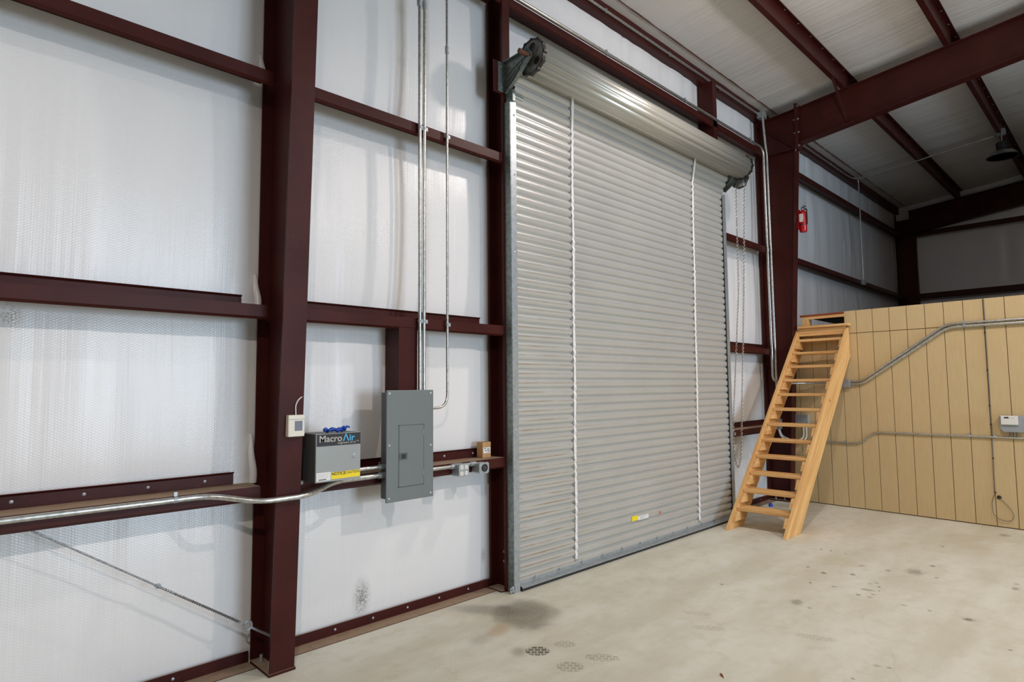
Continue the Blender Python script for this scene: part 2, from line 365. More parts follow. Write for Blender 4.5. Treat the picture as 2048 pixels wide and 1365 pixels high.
# ------------------------------------------------------------ mesh helpers
ORG = {}
class MB:
    def __init__(s): s.v = []; s.f = []
    def add(s, vs, fs):
        o = len(s.v); s.v += [Vector(v) for v in vs]; s.f += [tuple(i+o for i in f) for f in fs]; return s
    def box(s, x0, x1, y0, y1, z0, z1):
        return s.add([(x0, y0, z0), (x1, y0, z0), (x1, y1, z0), (x0, y1, z0), (x0, y0, z1), (x1, y0, z1), (x1, y1, z1), (x0, y1, z1)],
                     [(0, 3, 2, 1), (4, 5, 6, 7), (0, 1, 5, 4), (1, 2, 6, 5), (2, 3, 7, 6), (3, 0, 4, 7)])
    def prism(s, pts, ax, a, b):
        """convex-ish polygon pts in the two other axes (in xyz order), extruded along axis ax from a to b"""
        def mkp(u, v, t): return {'X': (t, u, v), 'Y': (u, t, v), 'Z': (u, v, t)}[ax]
        n = len(pts)
        vs = [mkp(u, v, a) for u, v in pts]+[mkp(u, v, b) for u, v in pts]
        fs = [tuple(range(n)), tuple(range(2*n-1, n-1, -1))]+[(i, i+n, (i+1) % n+n, (i+1) % n) for i in range(n)]
        return s.add(vs, fs)
    def sheet(s, pts, t, ax, a, b):
        """open polyline with thickness t (to its left), extruded along ax"""
        P = [Vector(p) for p in pts]; off = []
        for i, p in enumerate(P):
            ds = []
            if i > 0: ds.append((P[i]-P[i-1]).normalized())
            if i < len(P)-1: ds.append((P[i+1]-P[i]).normalized())
            ns = [Vector((-d.y, d.x)) for d in ds]
            n = sum(ns, Vector((0, 0)))
            n = n.normalized()*(t/max(.3, n.normalized().dot(ns[0])))
            off.append(p+n)
        for i in range(len(P)-1):
            s.prism([P[i], P[i+1], off[i+1], off[i]], ax, a, b)
        return s
    def tube(s, path, r, n=10, caps=True):
        P = [Vector(p) for p in path]; rs = r if isinstance(r, (list, tuple)) else [r]*len(P)
        o = len(s.v); N = None; fs = []
        for i, p in enumerate(P):
            d = ((P[min(i+1, len(P)-1)]-P[i]).normalized()+(P[i]-P[max(i-1, 0)]).normalized())
            d = d.normalized() if d.length > 1e-9 else Vector((0, 0, 1))
            if N is None:
                N = d.orthogonal().normalized()
            else:
                N = (N-d*N.dot(d)).normalized()
            B = d.cross(N)
            for k in range(n):
                t = 2*math.pi*k/n; s.v.append(p+(N*math.cos(t)+B*math.sin(t))*rs[i])
        for i in range(len(P)-1):
            for k in range(n):
                s.f.append((o+i*n+k, o+i*n+(k+1) % n, o+(i+1)*n+(k+1) % n, o+(i+1)*n+k))
        if caps:
            s.f.append(tuple(o+k for k in reversed(range(n)))); s.f.append(tuple(o+(len(P)-1)*n+k for k in range(n)))
        return s
    def cyl(s, p0, p1, r, n=14): return s.tube([p0, p1], r, n)
    def torus(s, c, R, r, u, v, n=16, k=8, su=1.0):
        c = Vector(c); u = Vector(u).normalized(); v = Vector(v).normalized(); w_ = u.cross(v); o = len(s.v)
        for i in range(n):
            t = 2*math.pi*i/n; d = u*math.cos(t)+v*math.sin(t); base = c+u*math.cos(t)*R*su+v*math.sin(t)*R
            for j in range(k):
                q = 2*math.pi*j/k; s.v.append(base+d*(math.cos(q)*r)+w_*(math.sin(q)*r))
        for i in range(n):
            for j in range(k):
                s.f.append((o+i*k+j, o+((i+1) % n)*k+j, o+((i+1) % n)*k+(j+1) % k, o+i*k+(j+1) % k))
        return s
    def lathe(s, c, prof, ax='Z', n=20):
        c = Vector(c); o = len(s.v); m_ = len(prof)
        E = {'Z': (Vector((1, 0, 0)), Vector((0, 1, 0)), Vector((0, 0, 1))), 'X': (Vector((0, 1, 0)), Vector((0, 0, 1)), Vector((1, 0, 0))),
             'Y': (Vector((0, 0, 1)), Vector((1, 0, 0)), Vector((0, 1, 0)))}[ax]
        for i in range(n):
            t = 2*math.pi*i/n
            for r, h in prof: s.v.append(c+E[0]*math.cos(t)*r+E[1]*math.sin(t)*r+E[2]*h)
        for i in range(n):
            for j in range(m_-1):
                s.f.append((o+i*m_+j, o+((i+1) % n)*m_+j, o+((i+1) % n)*m_+j+1, o+i*m_+j+1))
        if prof[0][0] > 1e-6: s.f.append(tuple(o+i*m_ for i in reversed(range(n))))
        if prof[-1][0] > 1e-6: s.f.append(tuple(o+i*m_+m_-1 for i in range(n)))
        return s
    def plate(s, outer, holes, ax, a, b):
        """flat plate with holes, in the plane normal to ax, thickness a..b"""
        pts = [Vector(p) for p in outer]; edges = [(i, (i+1) % len(outer)) for i in range(len(outer))]
        for h in holes:
            o = len(pts); pts += [Vector(p) for p in h]; edges += [(o+i, o+(i+1) % len(h)) for i in range(len(h))]
        r = delaunay_2d_cdt(pts, edges, [], 0, 1e-6)
        vv, ff = r[0], r[2]
        def inside(pt, poly):
            c = False; n = len(poly)
            for i in range(n):
                x1, y1 = poly[i]; x2, y2 = poly[(i+1) % n]
                if (y1 > pt.y) != (y2 > pt.y) and pt.x < (x2-x1)*(pt.y-y1)/(y2-y1)+x1: c = not c
            return c
        keep = []
        for f in ff:
            ce = sum((vv[i] for i in f), Vector((0, 0)))/len(f)
            if inside(ce, outer) and not any(inside(ce, h) for h in holes): keep.append(tuple(f))
        def mkp(u, t): return {'X': (t, u.x, u.y), 'Y': (u.x, t, u.y), 'Z': (u.x, u.y, t)}[ax]
        n = len(vv); vs = [mkp(u, a) for u in vv]+[mkp(u, b) for u in vv]
        fs = [f for f in keep]+[tuple(i+n for i in reversed(f)) for f in keep]
        cnt = {}
        for f in keep:
            for i in range(len(f)):
                e = (f[i], f[(i+1) % len(f)]); cnt[e] = 1
        for (i, j) in cnt:
            if (j, i) not in cnt: fs.append((i, i+n, j+n, j))
        return s.add(vs, fs)
    def build(s, name, mat, parent=None, smooth=False, bevel=0, kind=None, label=None, recalc=True):
        xs = [v.x for v in s.v]; ys = [v.y for v in s.v]; zs = [v.z for v in s.v]
        org = Vector(((min(xs)+max(xs))/2, (min(ys)+max(ys))/2, min(zs)))
        me = bpy.data.meshes.new(name)
        me.from_pydata([v-org for v in s.v], [], s.f); me.validate()
        if recalc or smooth:
            bm = bmesh.new(); bm.from_mesh(me)
            if recalc: bmesh.ops.recalc_face_normals(bm, faces=bm.faces)
            bm.to_mesh(me); bm.free()
        me.materials.append(M[mat] if isinstance(mat, str) else mat)
        if smooth:
            for p in me.polygons: p.use_smooth = True
            try: me.set_sharp_from_angle(angle=rad(40))
            except Exception: pass
        ob = bpy.data.objects.new(name, me); COL.objects.link(ob)
        ORG[ob.name] = org
        if parent: ob.parent = parent; ob.location = org-ORG[parent.name]
        else: ob.location = org
        if bevel:
            bv = ob.modifiers.new('bevel', 'BEVEL'); bv.width = bevel; bv.segments = 2; bv.limit_method = 'ANGLE'
        if kind: ob['kind'] = kind
        if label: ob['label'] = label
        return ob
def inst(ob, off, parent=None, name=None):
    c = ob.copy(); COL.objects.link(c); off = Vector(off)
    ORG[c.name] = ORG[ob.name]+off
    if parent: c.parent = parent; c.location = ORG[c.name]-ORG[parent.name]
    else: c.location = ob.location+off
    return c
def empty(name, loc, label, cat, group=None):
    e = bpy.data.objects.new(name, None); COL.objects.link(e); e.location = loc; e.empty_display_size = .1
    ORG[e.name] = Vector(loc); tag(e, label, cat, group); return e
def tag(o, label, cat=None, group=None):
    o['label'] = label
    if cat: o['category'] = cat
    if group: o['group'] = group
    return o
def struct(o, label=None):
    o['kind'] = 'structure'
    if label: o['label'] = label
    return o
def bend(path, r, n=6):
    """round the inner corners of a polyline"""
    P = [Vector(p) for p in path]; out = [P[0]]
    for i in range(1, len(P)-1):
        a_ = (P[i-1]-P[i]); b_ = (P[i+1]-P[i]); rr = min(r, a_.length*.48, b_.length*.48)
        s0 = P[i]+a_.normalized()*rr; s1 = P[i]+b_.normalized()*rr
        for k in range(n+1):
            t = k/n; out.append(s0*(1-t)**2+P[i]*2*t*(1-t)+s1*t*t)
    out.append(P[-1]); return out
def circ(cx, cy, r, n=20, a0=0): return [(cx+r*math.cos(a0+2*math.pi*i/n), cy+r*math.sin(a0+2*math.pi*i/n)) for i in range(n)]
def dome(c, r, axis):
    mb = MB(); ax = 'XYZ'[[abs(q) for q in axis].index(1)]; sg = sum(axis)
    mb.lathe(c, [(r*1.5, 0), (r*1.5, sg*.0015), (r*.95, sg*.0025), (r*.8, sg*r*.5), (0, sg*r*.7)] , ax, 10); return mb

# ------------------------------------------------------------ building shell
YG, YI = 3.82, 4.045          # inner face of the girts, face of the wall insulation
XL, XE = -13.5, 16.95        # near and far end walls
YB, YR = -14.2, -5.08        # opposite wall, ridge
def roofz(y): return 5.967+.1*(3.62-(y if y > YR else 2*YR-y))
GZ = [1.105, 2.22, 3.735, 5.205]
COLX = [1.685, 9.305]

fl = MB().add([(XL, YB, 0), (XE+.2, YB, 0), (XE+.2, YI+.1, 0), (XL, YI+.1, 0)], [(0, 1, 2, 3)])
struct(fl.build('floor', 'floor', recalc=False), 'pale concrete floor with oil drips and tyre prints')

def quilt(u0, u1, z0, z1, du, dz, fn, zlev, ulev, amp, fine=1.0):
    """insulation sheet pillowing between the girts (zlev) and columns (ulev)"""
    nu = int((u1-u0)/du); nz = int((z1-z0)/dz); V = []; Fc = []
    L = sorted([z0]+[z for z in zlev if z0 < z < z1]+[z1])
    for j in range(nz+1):
        z = z0+(z1-z0)*j/nz
        k = max(i for i in range(len(L)-1) if L[i] <= z+1e-9); za = L[k]+.10; t = (z-za)/(L[k+1]-.01-za)
        sh = math.sin(math.pi*t)**.55 if 0 < t < 1 else 0
        for i in range(nu+1):
            u = u0+(u1-u0)*i/nu
            d = min([abs(u-q) for q in ulev]+[9]); e = min(1, max(0, (d-.06)/.22)); e = e*e*(3-2*e)
            wr = noise.noise(Vector((u*3.2+.35*math.sin(z*1.3+u), z*.22, 3.1)))*.5+noise.noise(Vector((u*8.5, z*.3, 9.7)))*.25
            seam = -.35*math.exp(-((u-.27+.01*math.sin(z*2)) % 1.83/.02)**2)
            h = amp*sh*(.55+.6*wr*fine+seam*fine)*e
            V.append(fn(u, z, h))
        if j:
            for i in range(nu): a_ = (j-1)*(nu+1)+i; Fc.append((a_, a_+1, a_+nu+2, a_+nu+1))
    return MB().add(V, Fc)
wb = quilt(XL, XE, 0, roofz(YI), .045, .055, lambda u, z, h: (u, YI-h, z), GZ, COLX+[-5.935, 3.68, 7.56], .05)
struct(wb.build('wall_back', 'insul', smooth=True), 'white quilted vinyl insulation wall behind the roll-up door')
we = quilt(YB, YI, 0, 7.2, .07, .07, lambda u, z, h: (XE-h, u, z), GZ, [3.9], .05)
for v in we.v: v.z = min(v.z, roofz(v.y))
struct(we.build('wall_end', 'insul', smooth=True), 'dim insulated end wall beyond the tan partition')
wn = MB().add([(XL, YB, 0), (XL, YI, 0), (XL, YI, roofz(YI)), (XL, YR, roofz(YR)), (XL, YB, roofz(YB))], [(0, 1, 2, 3, 4)])
struct(wn.build('wall_near', 'dull'), 'brown end wall behind the camera, darkened to cut bounced light')
wf = MB()
wf.add([(XL, YB, 0), (3.5, YB, 0), (3.5, YB, roofz(YB)), (XL, YB, roofz(YB))], [(0, 1, 2, 3)])
wf.add([(7.7, YB, 0), (XE, YB, 0), (XE, YB, roofz(YB)), (7.7, YB, roofz(YB))], [(0, 1, 2, 3)])
wf.add([(3.5, YB, 4.3), (7.7, YB, 4.3), (7.7, YB, roofz(YB)), (3.5, YB, roofz(YB))], [(0, 1, 2, 3)])
struct(wf.build('wall_front', 'dull'), 'brown wall opposite, darkened to cut bounced light, with an open doorway')

wl_ = MB().add([(9.3, -5.6, 0), (XE, -5.6, 0), (XE, -5.6, roofz(-5.6)), (9.3, -5.6, roofz(-5.6))], [(0, 1, 2, 3)])  # unseen wall added to block daylight from the far bay
struct(wl_.build('wall_light_block', 'dull'), 'added full-height brown wall keeping daylight out of the far bay')
PUR = [3.935-1.22*n for n in range(1, 8)]
lev = sorted([YI+.05, YR]+PUR)
def roof_mesh():
    mb = MB(); nx = 330; V = []; Fc = []; ys = []
    for k in range(len(lev)-1):
        for i in range(12): ys.append((lev[k]+(lev[k+1]-lev[k])*i/12, math.sin(math.pi*i/12)))
    ys.append((lev[-1], 0))
    for j, (y, sh) in enumerate(ys):
        for i in range(nx+1):
            x = XL+(XE-XL)*i/nx
            wr = noise.noise(Vector((x*5.5+.5*y, y*.35, 1.7)))
            d = abs((x-.6) % 1.2-.6); seam = math.exp(-(d/.03)**2)
            V.append((x, y, roofz(y)+.004-.045*sh**.6*(.7+.35*wr)+.006*seam*sh))
        if j:
            for i in range(nx): a_ = (j-1)*(nx+1)+i; Fc.append((a_, a_+1, a_+nx+2, a_+nx+1))
    mb.add(V, Fc)
    mb.add([(XL, YR, roofz(YR)), (XE, YR, roofz(YR)), (XE, YB, roofz(YB)), (XL, YB, roofz(YB))], [(0, 1, 2, 3)])
    return mb
struct(roof_mesh().build('ceiling', 'insul_roof', smooth=True), 'white insulated roof underside between steel purlins')

# ------------------------------------------------------------ wall girts (Z sections)
def girt(x0, x1, z, label, cut0=.0, cut1=.0, screws=None):
    mb = MB(); t = .004
    mb.sheet([(YG+.016, z-.082), (YG, z-.068), (YG, z), (YG+.2, z)], t, 'X', x0, x1)
    mb.sheet([(YG+.2, z), (YG+.2, z+.07), (YG+.184, z+.082)], t, 'X', x0+cut0, x1-cut1)
    g = empty('wall_girt', ((x0+x1)/2, YG+.1, z-.082), label, 'girt', 'red steel wall girts')
    mb.build('rail', 'red', g)
    if screws:
        s0 = dome((x0+.15, YG+.196, z+.04), .006, (0, -1, 0)).build('screw', 'galv', g)
        k = 1
        while x0+.15+k*.305 < x1-.15: inst(s0, (k*.305, 0, 0), g); k += 1
    return g
girt(-5.85, 1.572, GZ[0], 'waist-high red girt left of the tall column, with a dusty ledge and conduit', 0, .09, 1)
girt(-5.85, 1.595, GZ[1], 'red girt at door-head height left of the tall column', 0, .09)
girt(-5.85, 1.598, GZ[2], 'high red girt left of the tall column', 0, .05)
girt(-5.85, 1.598, GZ[3], 'topmost red girt left of the tall column, under the eave', 0, .05)
girt(1.775, 3.63, GZ[0], 'waist-high red girt behind the grey breaker panel', .05, .10, 1)
girt(1.775, 3.63, GZ[1], 'red girt above the breaker panel, crossed by vertical conduits', .05, .10)
girt(1.775, 3.63, GZ[2], 'upper red girt crossed by conduits beside the roller-door bracket', .05, .05)
girt(1.775, 3.63, GZ[3], 'topmost red girt between the tall column and the door jamb', .05, .05)
girt(3.73, 9.20, GZ[3], 'long red girt running above the rolled door coil with a conduit along it')
girt(7.62, 9.20, GZ[2], 'upper red girt between the roll-up door and the far column')
girt(7.62, 9.20, GZ[1], 'middle red girt between the roll-up door and the far column')
girt(7.62, 9.20, GZ[0], 'waist-high red girt between the roll-up door and the staircase', 0, 0)
girt(9.41, 16.75, GZ[3], 'upper red girt in the dim far bay above the loft')
girt(9.41, 16.75, GZ[2], 'lower red girt in the dim far bay just above the loft, ending a conduit drop')
for z, lb in ((GZ[2], 'lower girt on the dark end wall just above the tan partition'), (GZ[3], 'upper girt on the dark end wall below the end rafter')):
    mb = MB(); X0 = XE-.21
    mb.sheet([(X0+.016, z-.082), (X0, z-.068), (X0, z), (X0+.2, z), (X0+.2, z+.07)], -.004, 'Y', 0, 1)
    for v in mb.v: v.y = -13.9 if v.y < .5 else 3.6
    tag(mb.build('wall_girt', 'red'), lb, 'girt', 'red steel wall girts')

# short post from the girt down to the breaker panel
mb = MB(); mb.sheet([(2.57, 4.0), (2.57, YG), (2.735, YG), (2.735, YG+.03)], .004, 'Z', 1.112, 2.15)
tag(mb.build('panel_post', 'red'), 'short red steel post between two girts, carrying the breaker panel', 'post')

# eave strut
mb = MB(); mb.sheet([(3.80, roofz(3.8)-.03), (3.80, roofz(3.8)-.006), (3.93, roofz(3.93)-.006), (3.93, 5.756), (4.02, 5.756)], .004, 'X', XL+.05, XE-.05)
es = empty('eave_strut', (4, 3.9, 5.756), 'red steel eave strut along the top of the white wall', 'beam')
mb.build('channel', 'red', es)
s0 = dome((3.9, 3.86, roofz(3.86)-.008), .008, (0, 0, -1)).build('screw', 'galv', es)
for k in range(1, 42): inst(s0, (k*.305, 0, 0), es)

# base angles
def base(x0, x1, nm, side):
    mb = MB(); mb.sheet([(3.895, .004), (4.016, .004), (4.016, .072)], -.004, 'X', x0, x1)
    b_ = mb.build(nm, 'red'); struct(b_, 'red steel base angle along the foot of the white wall '+side)
    s0 = dome((x0+.12, 4.012, .04), .006, (0, -1, 0)).build('screw', 'galv', b_)
    k = 1
    while x0+.12+k*.3 < x1-.05 and k < 24: inst(s0, (k*.3, 0, 0), b_); k += 1
base(-5.85, 1.60, 'baseboard_left', 'left of the column')
base(1.77, 3.63, 'baseboard_middle', 'beside the door')
base(7.62, 9.2, 'baseboard_right', 'behind the stairs')

# ------------------------------------------------------------ frame columns and rafters
def bolt_x(c, r, sg):  # hex bolt pointing along -Y
    mb = MB(); mb.lathe(c, [(r, 0), (r, sg*r*.9), (r*.45, sg*r*.9), (r*.45, sg*r*1.7)], 'Y', 6); return mb
def column(xc, y0, k, label, ztop=5.78, yend=3.40):
    g = empty('steel_column', (xc, 3.86, 0), label, 'column')
    hw = .076; t = .012
    yf = lambda z: y0-k*z
    ZK = 5.19
    fb = MB()
    fb.add([(xc-hw, yf(.016), .016), (xc+hw, yf(.016), .016), (xc+hw, yf(.016)+t, .016), (xc-hw, yf(.016)+t, .016),
            (xc-hw, yf(ZK), ZK), (xc+hw, yf(ZK), ZK), (xc+hw, yf(ZK)+t, ZK), (xc-hw, yf(ZK)+t, ZK)],
           [(0, 3, 2, 1), (4, 5, 6, 7), (0, 1, 5, 4), (1, 2, 6, 5), (2, 3, 7, 6), (3, 0, 4, 7)])
    fb.build('flange', 'red', g)
    MB().box(xc-hw, xc+hw, 4.005, 4.017, .016, 5.74).build('flange', 'red', g)
    wbm = MB(); wbm.prism([(yf(.016)+t, .016), (4.005, .016), (4.005, 5.73), (yend+.02, 5.785), (yend+.02, ZK), (yf(ZK)+t, ZK)], 'X', xc-.004, xc+.004)
    wbm.build('web', 'red', g)
    MB().box(xc-.082, xc+.082, y0-.007, 4.0, 0, .016).build('base_plate', 'red', g)
    mb = MB(); mb.prism([(yend+.02, 5.78), (4.017, 5.73), (4.017, 5.74), (yend+.02, 5.79)], 'X', xc-hw, xc+hw)
    mb.build('cap_plate', 'red', g)
    MB().box(xc-.083, xc+.083, yend, yend+.02, ZK-.02, 5.86).build('end_plate', 'red', g)
    MB().box(xc-hw, xc+hw, yend+.02, 4.005, ZK-.006, ZK+.006).build('stiffener', 'red', g)
    mb = MB(); mb.prism([(yend+.03, ZK+.01), (yend+.045, ZK+.01), (4.0, 5.70), (3.985, 5.70)], 'X', xc-.06, xc-.004)
    mb.build('stiffener', 'red', g)
    s0 = None
    for zz in (5.82, 5.62, 5.42, 5.16):
        for sx in (-1, 1):
            b0 = (xc+sx*.06, yend+.02, zz)
            if s0 is None: s0 = bolt_x(b0, .014, 1).build('bolt', 'galv', g); ref = Vector(b0)
            else: inst(s0, Vector(b0)-ref, g)
    s1 = MB().lathe((xc-.04, 3.80, .016), [(.016, 0), (.016, .014), (.01, .014), (.01, .045)], 'Z', 8).build('anchor_bolt', 'galv', g)
    inst(s1, (0, .13, 0), g); inst(s1, (.08, 0, 0), g)
    return g
c1 = column(1.685, 3.721, .043, 'tall dark red steel column with conduit crossing it and a thermostat on its face')
c2 = column(9.305, 3.703, .0535, 'far dark red steel column behind the wooden staircase')
c3 = column(-5.935, 3.721, .043, 'red steel column of the next bay, beyond the cable brace')
# worn paint patches on the tall column face
def rafter(xc, label, y1=3.40, end=False):
    g = empty('roof_rafter', (xc, 0, 5.2), label, 'rafter')
    zt = lambda y: 5.767+.1*(3.62-y); zb = lambda y: 5.262+.117*(3.4-y)
    ye = YR+.01; hw = .076
    MB().prism([(y1, zb(y1)), (ye, zb(ye)), (ye, zt(ye)), (y1, zt(y1))], 'X', xc-.004, xc+.004).build('web', 'red', g)
    MB().prism([(y1, zb(y1)-.012), (ye, zb(ye)-.012), (ye, zb(ye)), (y1, zb(y1))], 'X', xc-hw, xc+hw).build('flange', 'red', g)
    MB().prism([(y1, zt(y1)-.012), (ye, zt(ye)-.012), (ye, zt(ye)), (y1, zt(y1))], 'X', xc-hw, xc+hw).build('flange', 'red', g)
    if not end:
        MB().box(xc-.083, xc+.083, y1-.018, y1, 5.17, 5.86).build('end_plate', 'red', g)
        for yp in PUR[:1]:
            MB().tube([(xc-.55, yp+.02, zt(yp)+.02), (xc-.02, yp+.005, zb(yp)+.03)], .018, 4).build('flange_brace', 'red', g)
        s0 = None
        for zz in (5.82, 5.62, 5.42, 5.22):
            b0 = (xc-.06, y1-.018, zz)
            if s0 is None: s0 = bolt_x(b0, .014, -1).build('bolt', 'galv', g); ref = Vector(b0)
            else: inst(s0, Vector(b0)-ref, g)
    return g
rafter(9.305, 'deep dark red rafter bolted to the column behind the stairs')
rafter(1.685, 'deep dark red rafter on top of the column beside the breaker panel')
rafter(-5.935, 'deep dark red rafter on the column of the next bay')
rafter(16.78, 'rafter along the top of the dark end wall', 3.7, True)
g = empty('corner_column', (16.9, 3.8, 0), 'dark red column in the far corner above the loft', 'column')
MB().box(16.81, 16.96, 3.60, 3.612, 0, 5.45).build('flange', 'red', g)
MB().box(16.81, 16.96, 4.005, 4.017, 0, 5.74).build('flange', 'red', g)
MB().box(16.881, 16.889, 3.612, 4.005, 0, 5.6).build('web', 'red', g)

# purlins
plab = ['red roof purlin nearest the white wall and eave', 'second red roof purlin from the eave, holding the unlit lamp', 'third red roof purlin from the eave', 'fourth red roof purlin from the eave']
for i, yp in enumerate(PUR[:4]):
    zb_ = 5.767+.1*(3.62-yp); zt_ = roofz(yp)-.004
    mb = MB(); mb.sheet([(yp+.06, zb_+.02), (yp+.055, zb_), (yp, zb_), (yp, zt_), (yp-.06, zt_+.004), (yp-.065, zt_-.018)], .004, 'X', XL+.05, XE-.02)
    g = empty('roof_purlin', (4, yp, zb_), plab[i], 'purlin', 'red roof purlins')
    mb.build('rail', 'red', g)
    s0 = dome((3.9, yp-.03, zt_-.004), .008, (0, 0, -1)).build('screw', 'galv', g)
    for k in range(1, 30): inst(s0, (k*.4, 0, 0), g)
    for xx in (-.35, .35):
        for dz in (.06, .14):
            bolt_x((9.305+xx, yp+.003, zb_+dz), .012, 1).build('bolt', 'galv', g)

# ------------------------------------------------------------ roll-up door
D = bpy.data.objects.new('door_1', None); COL.objects.link(D); D.location = (5.63, 3.76, 0); ORG[D.name] = Vector(D.location)
D['kind'] = 'structure'; D['label'] = 'ribbed grey steel roll-up door with its coil at the top'
def jamb(x, sg, label):
    g = empty('door_jamb', (x, 3.92, 0), label, 'jamb', 'red steel door jambs')
    mb = MB(); d = .08*sg
    mb.sheet([(x, YG+.02), (x, YG), (x+d, YG), (x+d, 4.02), (x, 4.02), (x, 4.0)], -.004*sg, 'Z', .004, 5.76)
    mb.build('channel', 'red', g)
    return g
jl = jamb(3.642, 1, 'red steel jamb channel on the breaker-panel side of the roll-up door')
for zz in (.30, .22): bolt_x((3.716, 3.92, zz), .014, -1).build('bolt', 'galv', jl)
MB().box(3.60, 3.716, 3.83, 4.0, .004, .012).build('foot_plate', 'red', jl)
MB().box(3.53, 3.642, 3.815, 3.823, 4.27, 4.56).build('bracket_plate', 'red', jl)
jr = empty('door_jamb', (7.55, 3.92, 0), 'red steel jamb channel on the staircase side of the roll-up door', 'jamb', 'red steel door jambs')
MB().sheet([(7.60, YG+.02), (7.60, YG), (7.505, YG), (7.505, 4.02), (7.60, 4.02)], .004, 'Z', .004, 5.76).build('channel', 'red', jr)
# guides
for x0, x1, sg in ((3.660, 3.728, 1), (7.535, 7.603, -1)):
    gd = MB()
    gd.box(x0, x1, 3.742, 3.747, .0, 4.20); gd.box(x0 if sg > 0 else x1-.005, x0+.005 if sg > 0 else x1, 3.747, YG, 0, 4.20)
    gd.box(x0, x1, 3.80, 3.806, 0, 4.20)
    go = gd.build('guide', 'galv', D)
    MB().box(x0-.006 if sg > 0 else x1, x0 if sg > 0 else x1+.006, 3.745, 3.819, 0, 4.2).build('guide_angle', 'galv_dark' , D)
    cxg = (x0+x1)/2+.008*sg
    s0 = dome((cxg, 3.742, .50), .008, (0, -1, 0)).build('screw', 'galv', go)
    for zz in (1.34, 2.09, 2.86, 3.55, 4.08): inst(s0, (0, 0, zz-.5), go)
    sl = MB().box(x1-.004 if sg > 0 else x0-.002, x1+.003 if sg > 0 else x0+.004, 3.750, 3.757, .02, 4.15).build('seal', 'darkrubber', D)
tb = MB(); tb.plate([(3.615, .012), (3.655, .012), (3.665, .03), (3.665, .062), (3.64, .062), (3.612, .045)], [circ(3.63, .034, .008, 10)], 'Y', 3.742, 3.747)
tb.build('lock_tab', 'galv', D)
# curtain, with ribs following its path
AX = Vector((3.53, 4.53)); RC = .135
PROF = [(0, .0), (.10, .0), (.20, .013), (.30, .019), (.50, .022), (.75, .0215), (.90, .017), (.97, .008)]
def curtain():
    """sheet whose ribs (broad crown, narrow recess) follow the path from the floor up onto the coil"""
    knee = Vector((3.782, 4.22)); tgt = Vector((3.655, 4.50)); L1 = knee.y-.05; L2 = (tgt-knee).length
    V = []; Fc = []; xs = [3.690, 3.71]+[3.71+(7.555-3.71)*i/10 for i in range(1, 10)]+[7.555, 7.570]; m_ = len(xs); j = 0; k = 0
    while True:
        done = False
        for (t, h) in PROF:
            sdist = (k+t)*PITCH
            if sdist > L1+L2: done = True; break
            if sdist < L1: q = Vector((3.782, .05+sdist)); n = Vector((-1, 0))
            else:
                d = (tgt-knee).normalized(); q = knee+d*(sdist-L1); n = Vector((-d.y, d.x))
            r = q+n*h
            for x in xs: V.append((x, r.x, r.y))
            if j:
                for i in range(m_-1): a_ = (j-1)*m_+i; Fc.append((a_, a_+1, a_+m_+1, a_+m_))
            j += 1
        k += 1
        if done: break
    return MB().add(V, Fc)
cu = curtain().build('curtain', 'curtain', D, smooth=True)
# coil
V = []; Fc = []; NA = 132; X0, X1 = 3.735, 7.655
for i in range(NA):
    t = 2*math.pi*i/NA; r = RC+.013*abs(math.sin(t*13/2*1.0))**.7
    for x in (X0, X1): V.append((x, AX.x+r*math.cos(t), AX.y+r*math.sin(t)))
for i in range(NA): j = (i+1) % NA; Fc.append((2*i, 2*j, 2*j+1, 2*i+1))
Fc.append(tuple(2*i for i in range(NA))); Fc.append(tuple(2*i+1 for i in reversed(range(NA))))
co = MB().add(V, Fc).build('coil', 'coil', D)
for p in co.data.polygons: p.use_smooth = len(p.vertices) == 4
# end wheels
def wheel(x0, x1):
    out = []; n = 72
    for i in range(n):
        t = 2*math.pi*i/n; r = .150+(.010 if (i % 6) in (0, 1) else 0); out.append((AX.x+r*math.cos(t), AX.y+r*math.sin(t)))
    holes = [circ(AX.x+.085*math.cos(q), AX.y+.085*math.sin(q), .036, 18) for q in (rad(100), rad(220), rad(340))]+[circ(AX.x, AX.y, .024, 14)]
    holes += [[(AX.x+.075*math.cos(q)-.004, AX.y+.075*math.sin(q)-.014), (AX.x+.075*math.cos(q)+.004, AX.y+.075*math.sin(q)-.014), (AX.x+.075*math.cos(q)+.004, AX.y+.075*math.sin(q)+.014), (AX.x+.075*math.cos(q)-.004, AX.y+.075*math.sin(q)+.014)] for q in (rad(160), rad(280), rad(40))]
    mb = MB(); mb.plate(out, holes, 'X', x0, x0+.012); wh = mb.build('end_wheel', 'drum', D)
    tr = MB(); ring = []
    for i in range(n):
        t = 2*math.pi*i/n; r = .151+(.012 if (i % 6) in (0, 1) else 0); ring.append((AX.x+r*math.cos(t), AX.y+r*math.sin(t)))
    tr.plate(ring, [circ(AX.x, AX.y, .142, 48)], 'X', x0-.006, x0+.03); tr.build('rim', 'blackplastic', wh)
    MB().lathe((x0+.012, AX.x, AX.y), [(0.13, 0), (.13, .012)], 'X', 24).build('hole_shade_disc', 'blackplastic', wh)  # black disc stands in for the shade inside the wheel holes
    return wh
wheel(3.705, 0); wheel(7.645, 0)
MB().cyl((3.56, AX.x, AX.y), (3.74, AX.x, AX.y), .021).build('axle', 'rust', D)
MB().cyl((7.64, AX.x, AX.y), (7.80, AX.x, AX.y), .021).build('axle', 'rust', D)
